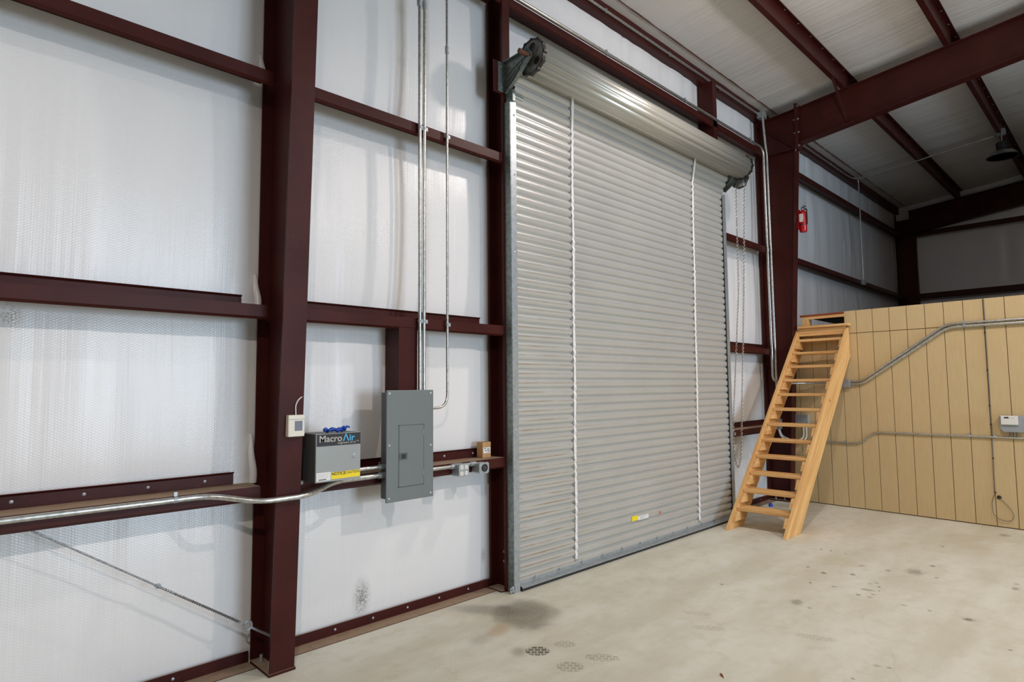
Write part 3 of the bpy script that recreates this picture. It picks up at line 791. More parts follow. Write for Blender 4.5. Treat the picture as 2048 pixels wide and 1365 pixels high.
def bracket(x, sg):
    P = [(3.86, 4.57), (3.52, 4.585), (3.49, 4.54), (3.50, 4.50), (3.67, 4.36), (3.79, 4.275), (3.86, 4.30)]
    mb = MB(); mb.plate(P, [circ(AX.x, AX.y, .023, 12)], 'X', x, x+.006)
    # folded edges
    for (a0, b0) in ((0, 1), (3, 4), (4, 5)):
        p, q = Vector(P[a0]), Vector(P[b0]); d = (q-p).normalized(); nn = Vector((-d.y, d.x))*.005
        mb.prism([p, q, q+nn, p+nn], 'X', min(x, x-.03*sg), max(x, x-.03*sg))
    br = mb.build('bracket', 'galv_dark', D)
    for k in range(3):
        o0 = Vector((3.80, 4.46))+Vector((-.02, -.05))*k; o1 = Vector((3.57, 4.535))+Vector((.035, -.035))*k
        MB().tube([(x-.002*sg, o0.x, o0.y), (x-.002*sg, o1.x, o1.y)], .010, 8).build('rib', 'galv_dark', br)
    mb = MB(); yb = YG-.008
    mb.box(min(x, x-.09*sg), max(x, x-.09*sg), yb, yb+.006, 4.29, 4.56); mb.build('back_plate', 'galv_dark', br)
    for zz in (4.33, 4.52): bolt_x((x-.06*sg, yb, zz), .010, -1).build('bolt', 'galv', br)
bracket(3.672, 1); bracket(7.70, -1)
MB().box(3.70, 3.82, 3.735, 3.76, 4.245, 4.275).build('curtain_stop', 'galv_dark', D)
MB().box(3.668, 3.70, 3.72, 3.81, 4.20, 4.30).build('guide_head', 'galv_dark', D)
# header behind the coil
MB().box(3.73, 7.5, 3.84, 3.86, 4.22, 4.42).build('header', 'red', D)
# bottom bar
mb = MB(); mb.sheet([(3.765, .108), (3.765, .05), (3.72, .036), (3.72, .026)], .005, 'X', 3.735, 7.525); mb.box(3.735, 7.525, 3.77, 3.80, .012, .10)
bb = mb.build('bottom_bar', 'galv', D)
mb = MB(); mb.box(3.74, 7.52, 3.73, 3.80, .0, .024); mb.build('weather_strip', 'darkrubber', D)
s0 = MB().lathe((3.92, 3.765, .08), [(.016, 0), (.016, -.006), (.009, -.008), (.009, -.02)], 'Y', 8).build('bolt', 'galv', bb)
for k in range(1, 12): inst(s0, (k*.315, 0, 0), bb)
# webbing tapes
for (xa, xb) in ((4.505, 4.47), (6.79, 6.715)):
    mb = MB(); V = []; Fc = []; n = 120
    for i in range(n+1):
        t = i/n; z = .115+(4.50-.115)*(1-t); x = xa+(xb-xa)*t+.004*math.sin(t*23)-max(0, z-4.2)*.5
        y = 3.752+(.006*math.sin(2*math.pi*z/PITCH)) if z < 4.2 else 3.752-(z-4.2)*.47
        ww = .0125+.002*math.sin(t*60)
        V += [(x-ww, y, z), (x+ww, y-.004, z), (x-ww, y+.003, z), (x+ww, y-.001, z)]
        if i:
            a_ = 4*(i-1); b_ = 4*i
            Fc += [(a_, b_, b_+1, a_+1), (a_+2, a_+3, b_+3, b_+2), (a_, a_+2, b_+2, b_), (a_+1, b_+1, b_+3, a_+3)]
    mb.add(V, Fc); tp = mb.build('webbing_tape', 'strap', D)
    MB().lathe((xb, 3.758, .112), [(.014, 0), (.014, -.006), (0, -.009)], 'Y', 10).build('tape_rivet', 'galv', tp)
# stickers
MB().box(5.36, 5.47, 3.756, 3.7575, .318, .366).build('sticker', 'yellow', D)
MB().box(5.47, 5.66, 3.756, 3.7575, .314, .352).build('sticker', 'paper', D)
for k in range(3): MB().box(5.50, 5.63-.03*k, 3.7552, 3.756, .341-.009*k, .343-.009*k).build('sticker_print', 'lcd', D)
MB().box(5.87, 5.91, 3.756, 3.7575, .32, .345).build('sticker', simple('orange sticker', srgb(200, 120, 90), .6), D)
# hand chain and its wheel
hw = MB(); hw.lathe((7.73, 3.59, 4.36), [(.02, -.02), (.055, -.02), (.062, 0), (.055, .02), (.02, .02)], 'X', 20)
hw.build('chain_wheel', 'drum', D)
mb = MB(); mb.plate([(3.47, 4.42), (3.72, 4.42), (3.70, 4.33), (3.62, 4.285), (3.53, 4.30)], [], 'X', 7.755, 7.765); mb.build('chain_guard', 'galv_dark', D)
cp = [(7.73, 3.648, 4.34), (7.73, 3.661, 2.94), (7.715, 3.80, 1.08), (7.71, 3.79, .78), (7.71, 3.745, .60), (7.715, 3.70, .78), (7.72, 3.687, 1.07), (7.73, 3.59, 2.93), (7.73, 3.532, 4.34)]
cp = bend(cp, .12, 8)
mb = MB(); dist = 0; step = .024; flip = 0; acc = 0
for i in range(len(cp)-1):
    p, q = cp[i], cp[i+1]; L = (q-p).length; d = (q-p).normalized()
    while acc < L:
        s1 = d.cross(Vector((1, 0, 0))).normalized(); s2 = d.cross(s1)
        mb.torus(p+d*acc, .0105, .0026, d, s1 if flip else s2, 10, 5, 1.65); flip ^= 1; acc += step
    acc -= L
ch = mb.build('hand_chain', 'chain', D, smooth=True); ch['kind'] = 'stuff'; ch['label'] = 'zinc hand chain hanging in a long loop'
MB().box(7.69, 7.73, 3.765, 3.822, 1.05, 1.085).build('chain_keeper', 'galv', D)

# ------------------------------------------------------------ tan partition with siding boards
WP0 = Vector((9.28, 1.09)); WD = Vector((.1265, 2.10)).normalized()      # wall line on the floor
def wx(y): return 9.28+.0602*(y-1.09)
PW = .2048; YLEFT = 3.86; NB = 46
W = MB().add([(wx(YLEFT)+.014, YLEFT, 0), (wx(-5.6)+.014, -5.6, 0), (wx(-5.6)+.014, -5.6, 2.72), (wx(2.925)+.014, 2.925, 2.72), (wx(2.925)+.014, 2.925, 2.41), (wx(YLEFT)+.014, YLEFT, 2.41)], [(0, 1, 2, 3, 4, 5)])
# give the sheathing thickness
W = MB(); ang = math.atan2(WD.x, WD.y)
def wallbox(mb, y0, y1, z0, z1, d0, d1):
    n = Vector((1, -.0602)).normalized()
    P = []
    for z in (z0, z1):
        for (y, d) in ((y0, d0), (y1, d0), (y1, d1), (y0, d1)): P.append((wx(y)+n.x*d, y+n.y*d, z))
    return mb.add(P, [(0, 1, 2, 3), (7, 6, 5, 4), (0, 4, 5, 1), (1, 5, 6, 2), (2, 6, 7, 3), (3, 7, 4, 0)])
wallbox(W, -5.6, YLEFT, 0, 2.405, .012, .10); wallbox(W, -5.6, 2.925, 2.405, 2.722, .012, .10)
wr_ = W.build('wall_right', 'groove'); struct(wr_, 'tan grooved siding partition below the loft')
ys0 = 2.56+PW*7
first = {}
for i in range(NB):
    ya = ys0-PW*i; yb_ = ya-PW+.007
    for nm, z0, z1 in (('low', .012, 2.402), ('up', 2.410, 2.722)):
        if nm == 'up' and yb_ > 2.90: continue
        if nm == 'up' and ya > 2.925:
            mb = MB(); wallbox(mb, yb_, 2.922, z0, z1, 0, .012); mb.build('siding_board', 'siding', wr_, bevel=.0015); continue
        if ya > YLEFT: continue
        key = nm
        if key not in first:
            mb = MB(); wallbox(mb, yb_, ya, z0, z1, 0, .012)
            first[key] = (mb.build('siding_board', 'siding', wr_, bevel=.0015), ya)
        else:
            ob, y_ = first[key]; dy = ya-y_
            inst(ob, (dy*.0602, dy, 0), wr_)
MB().add([(wx(2.925)+.1, 2.925, 2.705), (16.7, 2.925, 2.705), (16.7, 3.95, 2.705), (wx(3.5)+.02, 3.5, 2.705), (wx(3.5), 3.95, 2.705)], [(0, 1, 2, 3, 4)])
lf = MB(); lf.prism([(wx(-5.6)+.02, -5.6), (16.7, -5.6), (16.7, 3.6), (wx(3.5)+.03, 3.5)], 'Z', 2.69, 2.72)
struct(lf.build('floor_loft', 'deck'), 'plywood loft deck on top of the tan partition')
# hatch trim above the stairs
hf = empty('hatch_frame', (9.42, 3.2, 2.5), 'pine frame with reddish edge around the opening at the stair head', 'frame')
mb = MB(); wallbox(mb, 2.925, 3.53, 2.69, 2.716, -.02, .02); mb.build('edge_board', 'wood_red', hf)
mb = MB(); wallbox(mb, 2.925, 3.50, 2.650, 2.69, -.012, .028); mb.build('top_rail', 'wood_y', hf)
mb = MB(); wallbox(mb, 3.415, 3.505, 2.46, 2.65, -.012, .10); mb.build('post', 'wood_z', hf)
mb = MB(); wallbox(mb, 2.925, 3.50, 2.408, 2.46, .0, .09); mb.build('sill', 'wood_y', hf)

# ------------------------------------------------------------ staircase
ST = empty('staircase', (8.2, 3.21, 0), 'steep open-riser pine staircase leaning against the tan partition', 'stairs')
def stringer(y0, y1):
    P = [(6.955, 0), (7.365, 0), (9.36, 2.085), (9.36, 2.49), (9.335, 2.49)]
    return MB().prism(P, 'Y', y0, y1).build('stringer', 'wood_s', ST, bevel=.003)
stringer(2.86, 2.898); stringer(3.527, 3.565)
RISE, RUN = .1925, .1872
td = None
for n in range(13):
    x = 7.185+RUN*n; z = .235+RISE*n
    if td is None:
        mb = MB().box(x, x+.235, 2.899, 3.526, z-.038, z); td = mb.build('tread', 'wood_y', ST, bevel=.008)
        cl = []
        for (ya, yb_) in ((2.899, 2.937), (3.488, 3.526)):
            sl = .97
            P = [(x-.04, z-.0385), (x+.225, z-.0385), (x+.12, z-.15), (x-.115, z-.14)]
            cl.append(MB().prism(P, 'Y', ya, yb_).build('cleat', 'wood_x', ST, bevel=.002))
    elif n < 12:
        inst(td, (RUN*n, 0, RISE*n), ST)
        for c in cl: inst(c, (RUN*n, 0, RISE*n), ST)
MB().box(9.27, 9.384, 2.84, 3.52, 2.512, 2.545).build('top_tread', 'wood_y', ST, bevel=.004)
MB().box(9.325, 9.362, 2.899, 3.526, 2.40, 2.511).build('top_cleat', 'wood_y', ST, bevel=.003)

# ------------------------------------------------------------ electrical: breaker panel
P_ = empty('breaker_panel', (2.59, 3.76, .908), 'grey breaker panel with a small hinged door, mounted on the short post', 'electrical panel')
MB().box(2.425, 2.765, 3.712, YG, .925, 1.668).build('back_box', 'panel_dark', P_)
mb = MB(); mb.box(2.391, 2.794, 3.698, 3.712, .908, 1.684); cv = mb.build('cover', 'panel_grey', P_, bevel=.004)
mb = MB(); mb.box(2.494, 2.703, 3.6955, 3.699, 1.008, 1.432); dr = mb.build('door', 'panel_grey', P_, bevel=.0015)
gp = MB()
for (x0, x1, z0, z1) in ((2.488, 2.709, 1.432, 1.438), (2.488, 2.709, 1.002, 1.008), (2.488, 2.494, 1.002, 1.438), (2.703, 2.709, 1.002, 1.438)): gp.box(x0, x1, 3.6972, 3.6985, z0, z1)
gp.build('door_gap', 'panel_dark', cv)
MB().box(2.497, 2.562, 3.6925, 3.6955, 1.195, 1.242).build('latch_plate', 'panel_dark', dr)
MB().box(2.515, 2.545, 3.6895, 3.6925, 1.203, 1.233).build('latch', 'black', dr)
for zz in (1.365, 1.075): MB().cyl((2.700, 3.694, zz), (2.700, 3.694, zz+.03), .003, 8).build('hinge', 'galv', dr)
s0 = dome((2.415, 3.698, 1.66), .006, (0, -1, 0)).build('screw', 'galv', cv)
for dx, dz in ((.356, 0), (0, -.36), (.356, -.38), (0, -.725), (.356, -.725)): inst(s0, (dx, 0, dz), cv)

# ------------------------------------------------------------ fan control box
def text_mesh(name, txt, size, loc, mat, parent, align='LEFT', sx=1.0, bold=0.0, rotz=0.0):
    cu_ = bpy.data.curves.new(name, 'FONT'); cu_.body = txt; cu_.size = size; cu_.align_x = align; cu_.extrude = .0004; cu_.offset = bold
    to = bpy.data.objects.new(name+'_tmp', cu_); COL.objects.link(to)
    me = bpy.data.meshes.new_from_object(to); bpy.data.objects.remove(to); bpy.data.curves.remove(cu_)
    me.materials.clear(); me.materials.append(M[mat])
    ob = bpy.data.objects.new(name, me); COL.objects.link(ob)
    for v in me.vertices: x, y, z = v.co; v.co = (x*sx, -z, y)
    wmax = max(v.co.x for v in me.vertices)
    ORG[ob.name] = Vector(loc); ob.parent = parent; ob.location = Vector(loc)-ORG[parent.name]
    return ob, wmax
B = empty('control_box', (1.97, 3.71, 1.12), 'grey fan control box with black name strip and yellow caution sticker', 'control box')
MB().box(1.822, 2.126, 3.612, YG, 1.120, 1.417).build('body', 'panel_dark', B, bevel=.003)
bd = MB().box(1.819, 2.129, 3.598, 3.612, 1.119, 1.418).build('door', 'box_front', B, bevel=.002)
ns = MB().box(1.824, 2.127, 3.5970, 3.5982, 1.341, 1.415).build('name_strip', 'black', B)
t1, w1 = text_mesh('lettering', 'Macro', .058, (1.838, 3.5965, 1.367), 'greyprint', ns, bold=.0008, sx=1.05)
t2, w2 = text_mesh('lettering', 'Λir', .058, (1.838+w1+.006, 3.5965, 1.367), 'blueprint', ns, bold=.0008, sx=1.12)
text_mesh('lettering', 'engineers of air™', .021, (2.117, 3.5965, 1.350), 'greyprint', ns, align='RIGHT')
yn = MB().box(1.922, 2.126, 3.5970, 3.5982, 1.133, 1.176).build('caution_sticker', 'yellow', B)
_, wn1 = text_mesh('lettering', 'NOTICE', .0265, (1.925, 3.5965, 1.156), 'black', yn, bold=.0004)
text_mesh('lettering', 'CAUTION', .0225, (2.123, 3.5965, 1.158), 'black', yn, align='RIGHT')
wl = MB().box(1.824, 1.919, 3.5970, 3.5982, 1.129, 1.180).build('rating_label', 'paper', B)
for k in range(4): MB().box(1.830, 1.912-.01*(k % 2), 3.5962, 3.597, 1.170-.008*k, 1.1715-.008*k).build('print_line', 'greyprint', wl)
MB().box(1.838, 1.890, 3.5962, 3.597, 1.134, 1.139).build('print_line', 'black', wl)
lk = MB().lathe((2.083, 3.598, 1.268), [(.014, 0), (.014, -.003), (.011, -.004), (.011, -.007), (0, -.007)], 'Y', 18).build('lock', 'galv', bd)
MB().box(2.0815, 2.0845, 3.5900, 3.5912, 1.262, 1.274).build('key_slot', 'black', lk)
MB().tube(bend([(2.13, 3.74, 1.20), (2.17, 3.74, 1.215), (2.178, 3.74, 1.185), (2.165, 3.75, 1.155), (2.14, 3.76, 1.15)], .03), .003, 6).build('wire_tail', 'flex', B)
bm_ = dome((1.835, YG-.006, 1.10), .008, (0, -1, 0)); bm_.build('mount_screw', 'galv', B)
# crumpled blue scrap on top
mb = MB(); pth = []
for i in range(26):
    t = i/25; pth.append((1.905+.165*t+.006*math.sin(t*17), 3.665+.018*math.sin(t*9), 1.4335+.004*math.sin(t*21)))
mb.tube(pth, [.006+.0065*abs(math.sin(i*.9))+.002 for i in range(26)], 9)
for q in ((2.045, 3.66, 1.438, 2.082, 3.655, 1.446), (2.03, 3.68, 1.436, 2.078, 3.69, 1.443), (1.93, 3.65, 1.432, 1.98, 3.64, 1.436)):
    mb.tube([q[:3], ((q[0]+q[3])/2, (q[1]+q[4])/2, max(q[2], q[5])+.006), q[3:]], [.009, .008, .005], 7)
zmin = min(v.z for v in mb.v)
for v in mb.v: v.z += 1.418-zmin
tag(mb.build('rubber_glove', 'blue', smooth=True), 'crumpled bright blue glove lying on the grey control box', 'glove')

# ------------------------------------------------------------ thermostat on the column
T = empty('thermostat', (1.705, 3.64, 1.41), 'cream thermostat with grey display on the tall red column', 'thermostat')
MB().box(1.652, 1.756, 3.622, 3.668, 1.410, 1.541).build('housing', 'cream', T, bevel=.005)
MB().box(1.692, 1.741, 3.6205, 3.6225, 1.445, 1.505).build('display', 'lcd', T, bevel=.001)
MB().box(1.6525, 1.7555, 3.6205, 3.6225, 1.514, 1.5155).build('seam', 'panel_grey', T)
MB().tube(bend([(1.708, 3.645, 1.54), (1.705, 3.645, 1.60), (1.725, 3.648, 1.635), (1.757, 3.655, 1.655)], .03), .004, 8).build('wire', 'flex', T)
MB().tube(bend([(1.757, 3.655, 1.655), (1.766, 3.67, 1.66), (1.766, 3.70, 1.62)], .01), .004, 8).build('wire', 'flex', T)

# ------------------------------------------------------------ conduits
def conduit(path, r, label, name='conduit', rb=.10, straps=(), mat='conduit', couplings=(), group='galvanised conduits'):
    g = empty(name, path[0], label, 'conduit', group)
    MB().tube(bend(path, rb, 8), r, 12).build('pipe', mat, g, smooth=True)
    for (p, d) in straps:   # saddle strap: ring + tab
        p = Vector(p); d = Vector(d).normalized(); u = d.orthogonal().normalized()
        mb = MB(); mb.tube([p-d*.009, p+d*.009], r+.003, 12); mb.build('strap', 'galv', g)
        mb = MB(); z = Vector((0, 0, 1)) if abs(d.z) < .9 else Vector((1, 0, 0))
        q = p+z*(r+.010); mb.box(q.x-.009, q.x+.009, q.y-.004, q.y+.010, q.z-.014, q.z+.014); mb.build('strap_tab', 'galv', g)
    for (p, d) in couplings:
        p = Vector(p); d = Vector(d).normalized()
        MB().tube([p-d*.03, p-d*.028, p+d*.028, p+d*.03], [r+.001, r+.005, r+.005, r+.001], 12).build('coupling', 'galv', g, smooth=True)
    return g
R1 = .0165
conduit([(-5.2, 3.79, 1.092), (1.27, 3.79, 1.092), (1.50, 3.635, 1.046), (1.80, 3.635, 1.046), (2.03, 3.75, 1.093), (2.41, 3.765, 1.093)], R1,
        'bent conduit running along the waist-high girt and around the tall column into the panel', rb=.09,
        straps=[((1.09, 3.79, 1.094), (1, 0, 0))], couplings=[((2.40, 3.765, 1.093), (1, 0, 0))])
conduit([(2.127, 3.77, 1.150), (2.425, 3.77, 1.150)], .0135, 'short conduit from the control box to the breaker panel', couplings=[((2.405, 3.77, 1.15), (1, 0, 0))])
conduit([(2.765, 3.785, 1.088), (3.068, 3.785, 1.088)], .0135, 'short conduit from the breaker panel to the four-socket outlet', couplings=[((3.05, 3.785, 1.088), (1, 0, 0))])
conduit([(3.155, 3.785, 1.092), (3.27, 3.785, 1.092)], .0135, 'short conduit joining the two outlet boxes', couplings=[((3.25, 3.785, 1.092), (1, 0, 0))])
ztp = roofz(3.79)-.10
for xx, xt, r, lb in ((2.735, 2.722, .0135, 'first vertical conduit rising from the breaker panel top'), (2.774, 2.771, .0135, 'second vertical conduit rising from the breaker panel top')):
    conduit([(xx, 3.79, 1.668), (xx, 3.79, 2.6), (xt, 3.79, ztp)], r, lb, rb=.02,
            straps=[((xx+.00, 3.79, 2.20), (0, 0, 1)), ((xx-.002, 3.79, 3.70), (0, 0, 1))], couplings=[((xt, 3.79, 4.70), (0, 0, 1))])
conduit([(2.766, 3.775, 1.545), (2.998, 3.79, 1.545), (2.998, 3.79, 2.6), (2.993, 3.79, ztp)], .0105,
        'thin vertical conduit curving into the breaker panel side', rb=.14, straps=[((2.998, 3.79, 2.19), (0, 0, 1)), ((2.996, 3.79, 3.70), (0, 0, 1))], couplings=[((2.995, 3.79, 4.42), (0, 0, 1))])
# along the girt above the coil, then down beside the far column
conduit([(3.74, 3.795, 5.222), (8.99, 3.795, 5.222), (8.995, 3.79, 1.735), (9.14, 3.62, 1.72), (9.205, 3.55, 1.72), (9.345, 3.42, 1.72), (wx(3.0)-.028, 3.0, 1.72)], .0175,
        'conduit along the girt over the coil, turning down beside the far column to the partition', rb=.15,
        straps=[((x, 3.795, 5.222), (1, 0, 0)) for x in (5.15, 6.75, 8.55)]+[((8.993, 3.79, 3.69), (0, 0, 1)), ((8.994, 3.79, 2.78), (0, 0, 1))])
jb = empty('junction_box', (9.10, 3.83, 5.74), 'small steel junction box under the eave beside the far column', 'junction box')
MB().box(9.045, 9.165, 3.80, 3.90, 5.735, 5.83).build('box', 'galv', jb, bevel=.004)
conduit([(4.2, 3.90, 5.80), (9.045, 3.88, 5.80)], .0135, 'conduit tucked along the eave strut above the door', straps=[((x, 3.90, 5.80), (1, 0, 0)) for x in (5.3, 6.6, 7.9)])
conduit([(9.07, 3.82, 5.735), (9.10, 3.80, 5.22), (9.12, 3.80, 5.10), (9.14, 3.80, 1.20)], .0165, 'conduit dropping from the eave junction box beside the far column', rb=.06,
        straps=[((9.127, 3.80, 3.70), (0, 0, 1)), ((9.132, 3.80, 2.78), (0, 0, 1))])
jb2 = empty('junction_box', (9.13, 3.8, 1.0), 'small steel junction box beside the far column behind the stairs', 'junction box')
MB().box(9.075, 9.195, 3.765, 3.82, 1.05, 1.20).build('box', 'galv', jb2, bevel=.004)
conduit([(9.165, 3.885, 5.80), (13.15, 3.885, 5.80), (13.38, 3.84, 5.79), (13.28, 3.60, 5.755), (13.25, 1.60, 5.955)], .0125, 'thin conduit along the far eave, turning out to the unlit lamp', rb=.12,
        straps=[((x, 3.885, 5.80), (1, 0, 0)) for x in (10.9, 12.2)]+[((13.265, 2.72, 5.843), (0, 1, -.1))])
conduit([(13.36, 3.80, 5.80), (13.42, 3.79, 5.74), (13.42, 3.79, 3.74)], .0115, 'thin conduit dropping down the far bay wall to a small box', rb=.06)
jb3 = empty('junction_box', (13.43, 3.79, 3.66), 'small box on the lower far-bay girt at the foot of a conduit', 'junction box')
MB().box(13.37, 13.49, 3.762, 3.818, 3.655, 3.76).build('box', 'galv', jb3, bevel=.004)

# ------------------------------------------------------------ outlets
def gang(x0, x1, y0, z0, z1, label):
    g = empty('outlet_box', ((x0+x1)/2, 3.78, z0), label, 'outlet')
    MB().box(x0+.004, x1-.004, y0+.004, YG, z0+.004, z1-.004).build('box', 'galv', g, bevel=.008)
    c = .012; P = [(x0+c, z0), (x1-c, z0), (x1, z0+c), (x1, z1-c), (x1-c, z1), (x0+c, z1), (x0, z1-c), (x0, z0+c)]
    pl = MB().prism(P, 'Y', y0-.002, y0+.004).build('face_plate', 'galv', g)
    return g, pl
O1, pl = gang(3.054, 3.154, 3.722, 1.012, 1.111, 'steel outlet box with four white sockets')
for cx in (3.081, 3.127):
    for cz in (1.038, 1.085):
        so = MB().lathe((cx, 3.720, cz), [(.017, 0), (.017, -.003), (.0155, -.004), (0, -.004)], 'Y', 18).build('socket', 'white', O1)
        for dx in (-.006, .006): MB().box(cx+dx-.0012, cx+dx+.0012, 3.7152, 3.7165, cz-.002, cz+.007).build('slot', 'black', so)
        MB().lathe((cx, 3.716, cz-.009), [(.0025, 0), (.0025, -.001)], 'Y', 8).build('slot', 'black', so)
O2, pl = gang(3.262, 3.365, 3.722, 1.015, 1.103, 'steel outlet box with one round black socket')
so = MB().lathe((3.316, 3.720, 1.060), [(.030, 0), (.030, -.006), (.027, -.008), (.024, -.004), (0, -.004)], 'Y', 24).build('socket', 'blackplastic', O2)
for q in (20, 140, 260): MB().box(3.316+.012*math.cos(rad(q))-.003, 3.316+.012*math.cos(rad(q))+.003, 3.7145, 3.716, 1.06+.012*math.sin(rad(q))-.006, 1.06+.012*math.sin(rad(q))+.006).build('slot', 'panel_grey', so)

# ------------------------------------------------------------ cardboard carton on the girt
K = empty('carton', (3.52, 3.945, 1.1095), 'small brown cardboard carton standing on the girt ledge', 'carton')
z0 = 1.1095
MB().box(3.466, 3.558, 3.910, 3.985, z0, z0+.128).build('body', 'carton', K, bevel=.002)
MB().box(3.466, 3.511, 3.9105, 3.9845, z0+.128, z0+.1298).build('flap', 'carton', K)
MB().box(3.513, 3.558, 3.9105, 3.9845, z0+.128, z0+.1298).build('flap', 'carton', K)
lb = MB().box(3.474, 3.552, 3.9088, 3.9098, z0+.038, z0+.085).build('shipping_label', 'paper', K)
for k, (u, v) in enumerate(((3.482, .073), (3.515, .066), (3.49, .055), (3.52, .05))): MB().box(u, u+.02+.006*(k % 2), 3.9080, 3.9088, z0+v, z0+v+.007).build('print_mark', 'panel_dark', lb)

# ------------------------------------------------------------ cable brace with eye bolt
E_ = empty('cable_brace', (1.5, 3.86, .2), 'steel cable brace anchored to the tall column with an eye bolt', 'cable brace')
pA = Vector((1.681, 3.87, .176)); dirb = (Vector((.441, 3.85, 1.033))-Vector((1.663, 3.85, .187))).normalized()
eye = pA+dirb*.18
def strand(p, q, n, r, turns):
    mb = MB(); d = (q-p); u = d.orthogonal().normalized(); v = d.normalized().cross(u)
    for s in range(n):
        pts = []
        K_ = int(turns*8)
        for i in range(K_+1):
            t = i/K_; a_ = 2*math.pi*(t*turns+s/n); pts.append(p+d*t+(u*math.cos(a_)+v*math.sin(a_))*r)
        mb.tube(pts, r*.85, 5)
    return mb
MB().tube([eye+dirb*.50, eye+dirb*9.2], .0048, 8).build('cable', 'steelcable', E_, smooth=True)
strand(eye+dirb*.05, eye+dirb*.62, 2, .0045, 18).build('wire_grip', 'steelcable', E_, smooth=True)
v_ = dirb.cross(Vector((0, 1, 0))).normalized()
mb = MB(); mb.torus(eye, .026, .0062, dirb, v_, 24, 8); mb.build('eye', 'galv', E_, smooth=True)
MB().cyl(eye-dirb*.028, pA, .008).build('threaded_rod', 'galv', E_)
mb = MB(); mb.torus(eye+dirb*.048, .020, .004, dirb, (0, 1, 0), 16, 6); mb.build('thimble', 'galv', E_, smooth=True)
mb = MB(); mb.torus(eye+dirb*.60, .012, .004, dirb, v_, 14, 6); mb.build('clip', 'galv', E_, smooth=True)

# tucked folds of insulation at the girt ends
wbk = bpy.data.objects['wall_back']
for xx, zz, hh in ((1.59, GZ[0]+.006, .30), (1.595, GZ[1]+.006, .22), (1.60, GZ[2]+.006, .20)):
    mb = MB(); n = 10
    mb.tube([(xx+.004*math.sin(i*.8), 3.985+.06*(i/n)**2, zz+hh*i/n) for i in range(n+1)], [.024*(1-.55*(i/n)**2) for i in range(n+1)], 10)
    mb.build('insulation_fold', 'insul', wbk, smooth=True)

# ------------------------------------------------------------ partition wall fittings
def on_wall(y, z, d): return (wx(y)-d, y, z)
conduit([on_wall(2.90, 1.735, .03), on_wall(2.735, 1.735, .03), on_wall(1.715, 2.44, .03), on_wall(-3.5, 2.455, .03)], .0135, 'upper of two conduits climbing the tan partition', rb=.10,
        straps=[(on_wall(1.53, 2.442, .03), (0, 1, 0))])
conduit([on_wall(2.90, 1.700, .03), on_wall(2.725, 1.700, .03), on_wall(1.70, 2.400, .03), on_wall(-3.5, 2.403, .03)], .0175, 'lower of two conduits climbing the tan partition', rb=.10,
        straps=[(on_wall(1.53, 2.40, .03), (0, 1, 0))])
lbx = empty('pull_box', on_wall(2.93, 1.65, .03), 'steel pull box where the two climbing conduits meet the stairs', 'junction box')
x_ = wx(2.93); MB().box(x_-.065, x_-.003, 2.875, 3.0, 1.655, 1.765).build('box', 'galv', lbx, bevel=.004)
conduit([on_wall(3.55, .885, .02), on_wall(2.79, .885, .02), on_wall(2.60, 1.052, .02), on_wall(-3.5, 1.07, .02)], .0115, 'low conduit stepping up along the tan partition', rb=.08, straps=[(on_wall(2.98, .885, .02), (0, 1, 0)), (on_wall(1.545, 1.057, .02), (0, 1, 0)), (on_wall(1.30, 1.06, .02), (0, 1, 0))])
vc = empty('data_cable', on_wall(1.33, .39, .008), 'thin grey cable stapled down a groove of the tan partition', 'cable')
MB().tube([on_wall(1.326, 2.715, .006), on_wall(1.326, 1.6, .006), on_wall(1.331, .9, .006), on_wall(1.337, .39, .006)], .006, 8).build('sheath', 'cable', vc)
for zz in (2.3, 1.85, 1.42, 1.2, .80, .40): MB().box(wx(1.33)-.014, wx(1.33), 1.322, 1.34, zz, zz+.012).build('staple', 'blackplastic', vc)
cl_ = empty('cable_loop', on_wall(1.27, .08, .01), 'loose wire loop hanging from a black grommet low on the tan partition', 'cable')
MB().tube(bend([on_wall(1.337, .39, .008), on_wall(1.372, .29, .012), on_wall(1.362, .14, .02), on_wall(1.29, .085, .02), on_wall(1.20, .085, .02), on_wall(1.162, .15, .015), on_wall(1.20, .24, .012), on_wall(1.298, .35, .01)], .06), .0035, 6).build('wire', 'cable', cl_, smooth=True)
gx = wx(1.298); MB().lathe((gx, 1.298, .35), [(.022, 0), (.022, -.008), (.012, -.012), (.012, -.004), (0, -.004)], 'X', 16).build('grommet', 'blackplastic', cl_)
# controller with white face
dv = empty('wall_controller', (wx(1.1)-.05, 1.1, 1.11), 'white-faced controller in a grey enclosure on the tan partition', 'controller')
xw = wx(1.12)
P = [(1.235, 1.16), (1.205, 1.125), (1.02, 1.125), (.985, 1.16), (.985, 1.315), (1.235, 1.315)]
MB().prism(P, 'X', xw-.075, xw-.004).build('enclosure', 'gasket_grey', dv, bevel=.006)
fp = MB().box(xw-.100, xw-.075, 1.066, 1.222, 1.212, 1.316).build('face', 'white', dv, bevel=.003)
MB().box(xw-.1015, xw-.0998, 1.148, 1.190, 1.286, 1.302).build('display', 'black', fp)
for zz in (1.293, 1.285): MB().box(xw-.1008, xw-.0998, 1.10, 1.135, zz, zz+.0015).build('print_line', 'greyprint', fp)
for (yy, zz) in ((1.238, 1.29), (1.238, 1.24), (1.24, 1.18), (.98, 1.29), (.98, 1.18)): MB().lathe((xw-.04, yy, zz), [(.009, -.02), (.009, .02)], 'X', 8).build('lug', 'gasket_grey', dv)
for yy in (1.15, 1.09): MB().cyl((xw-.03, yy, 1.126), (wx(1.1)-.02, yy, 1.075), .009, 8).build('stem', 'cable', dv)
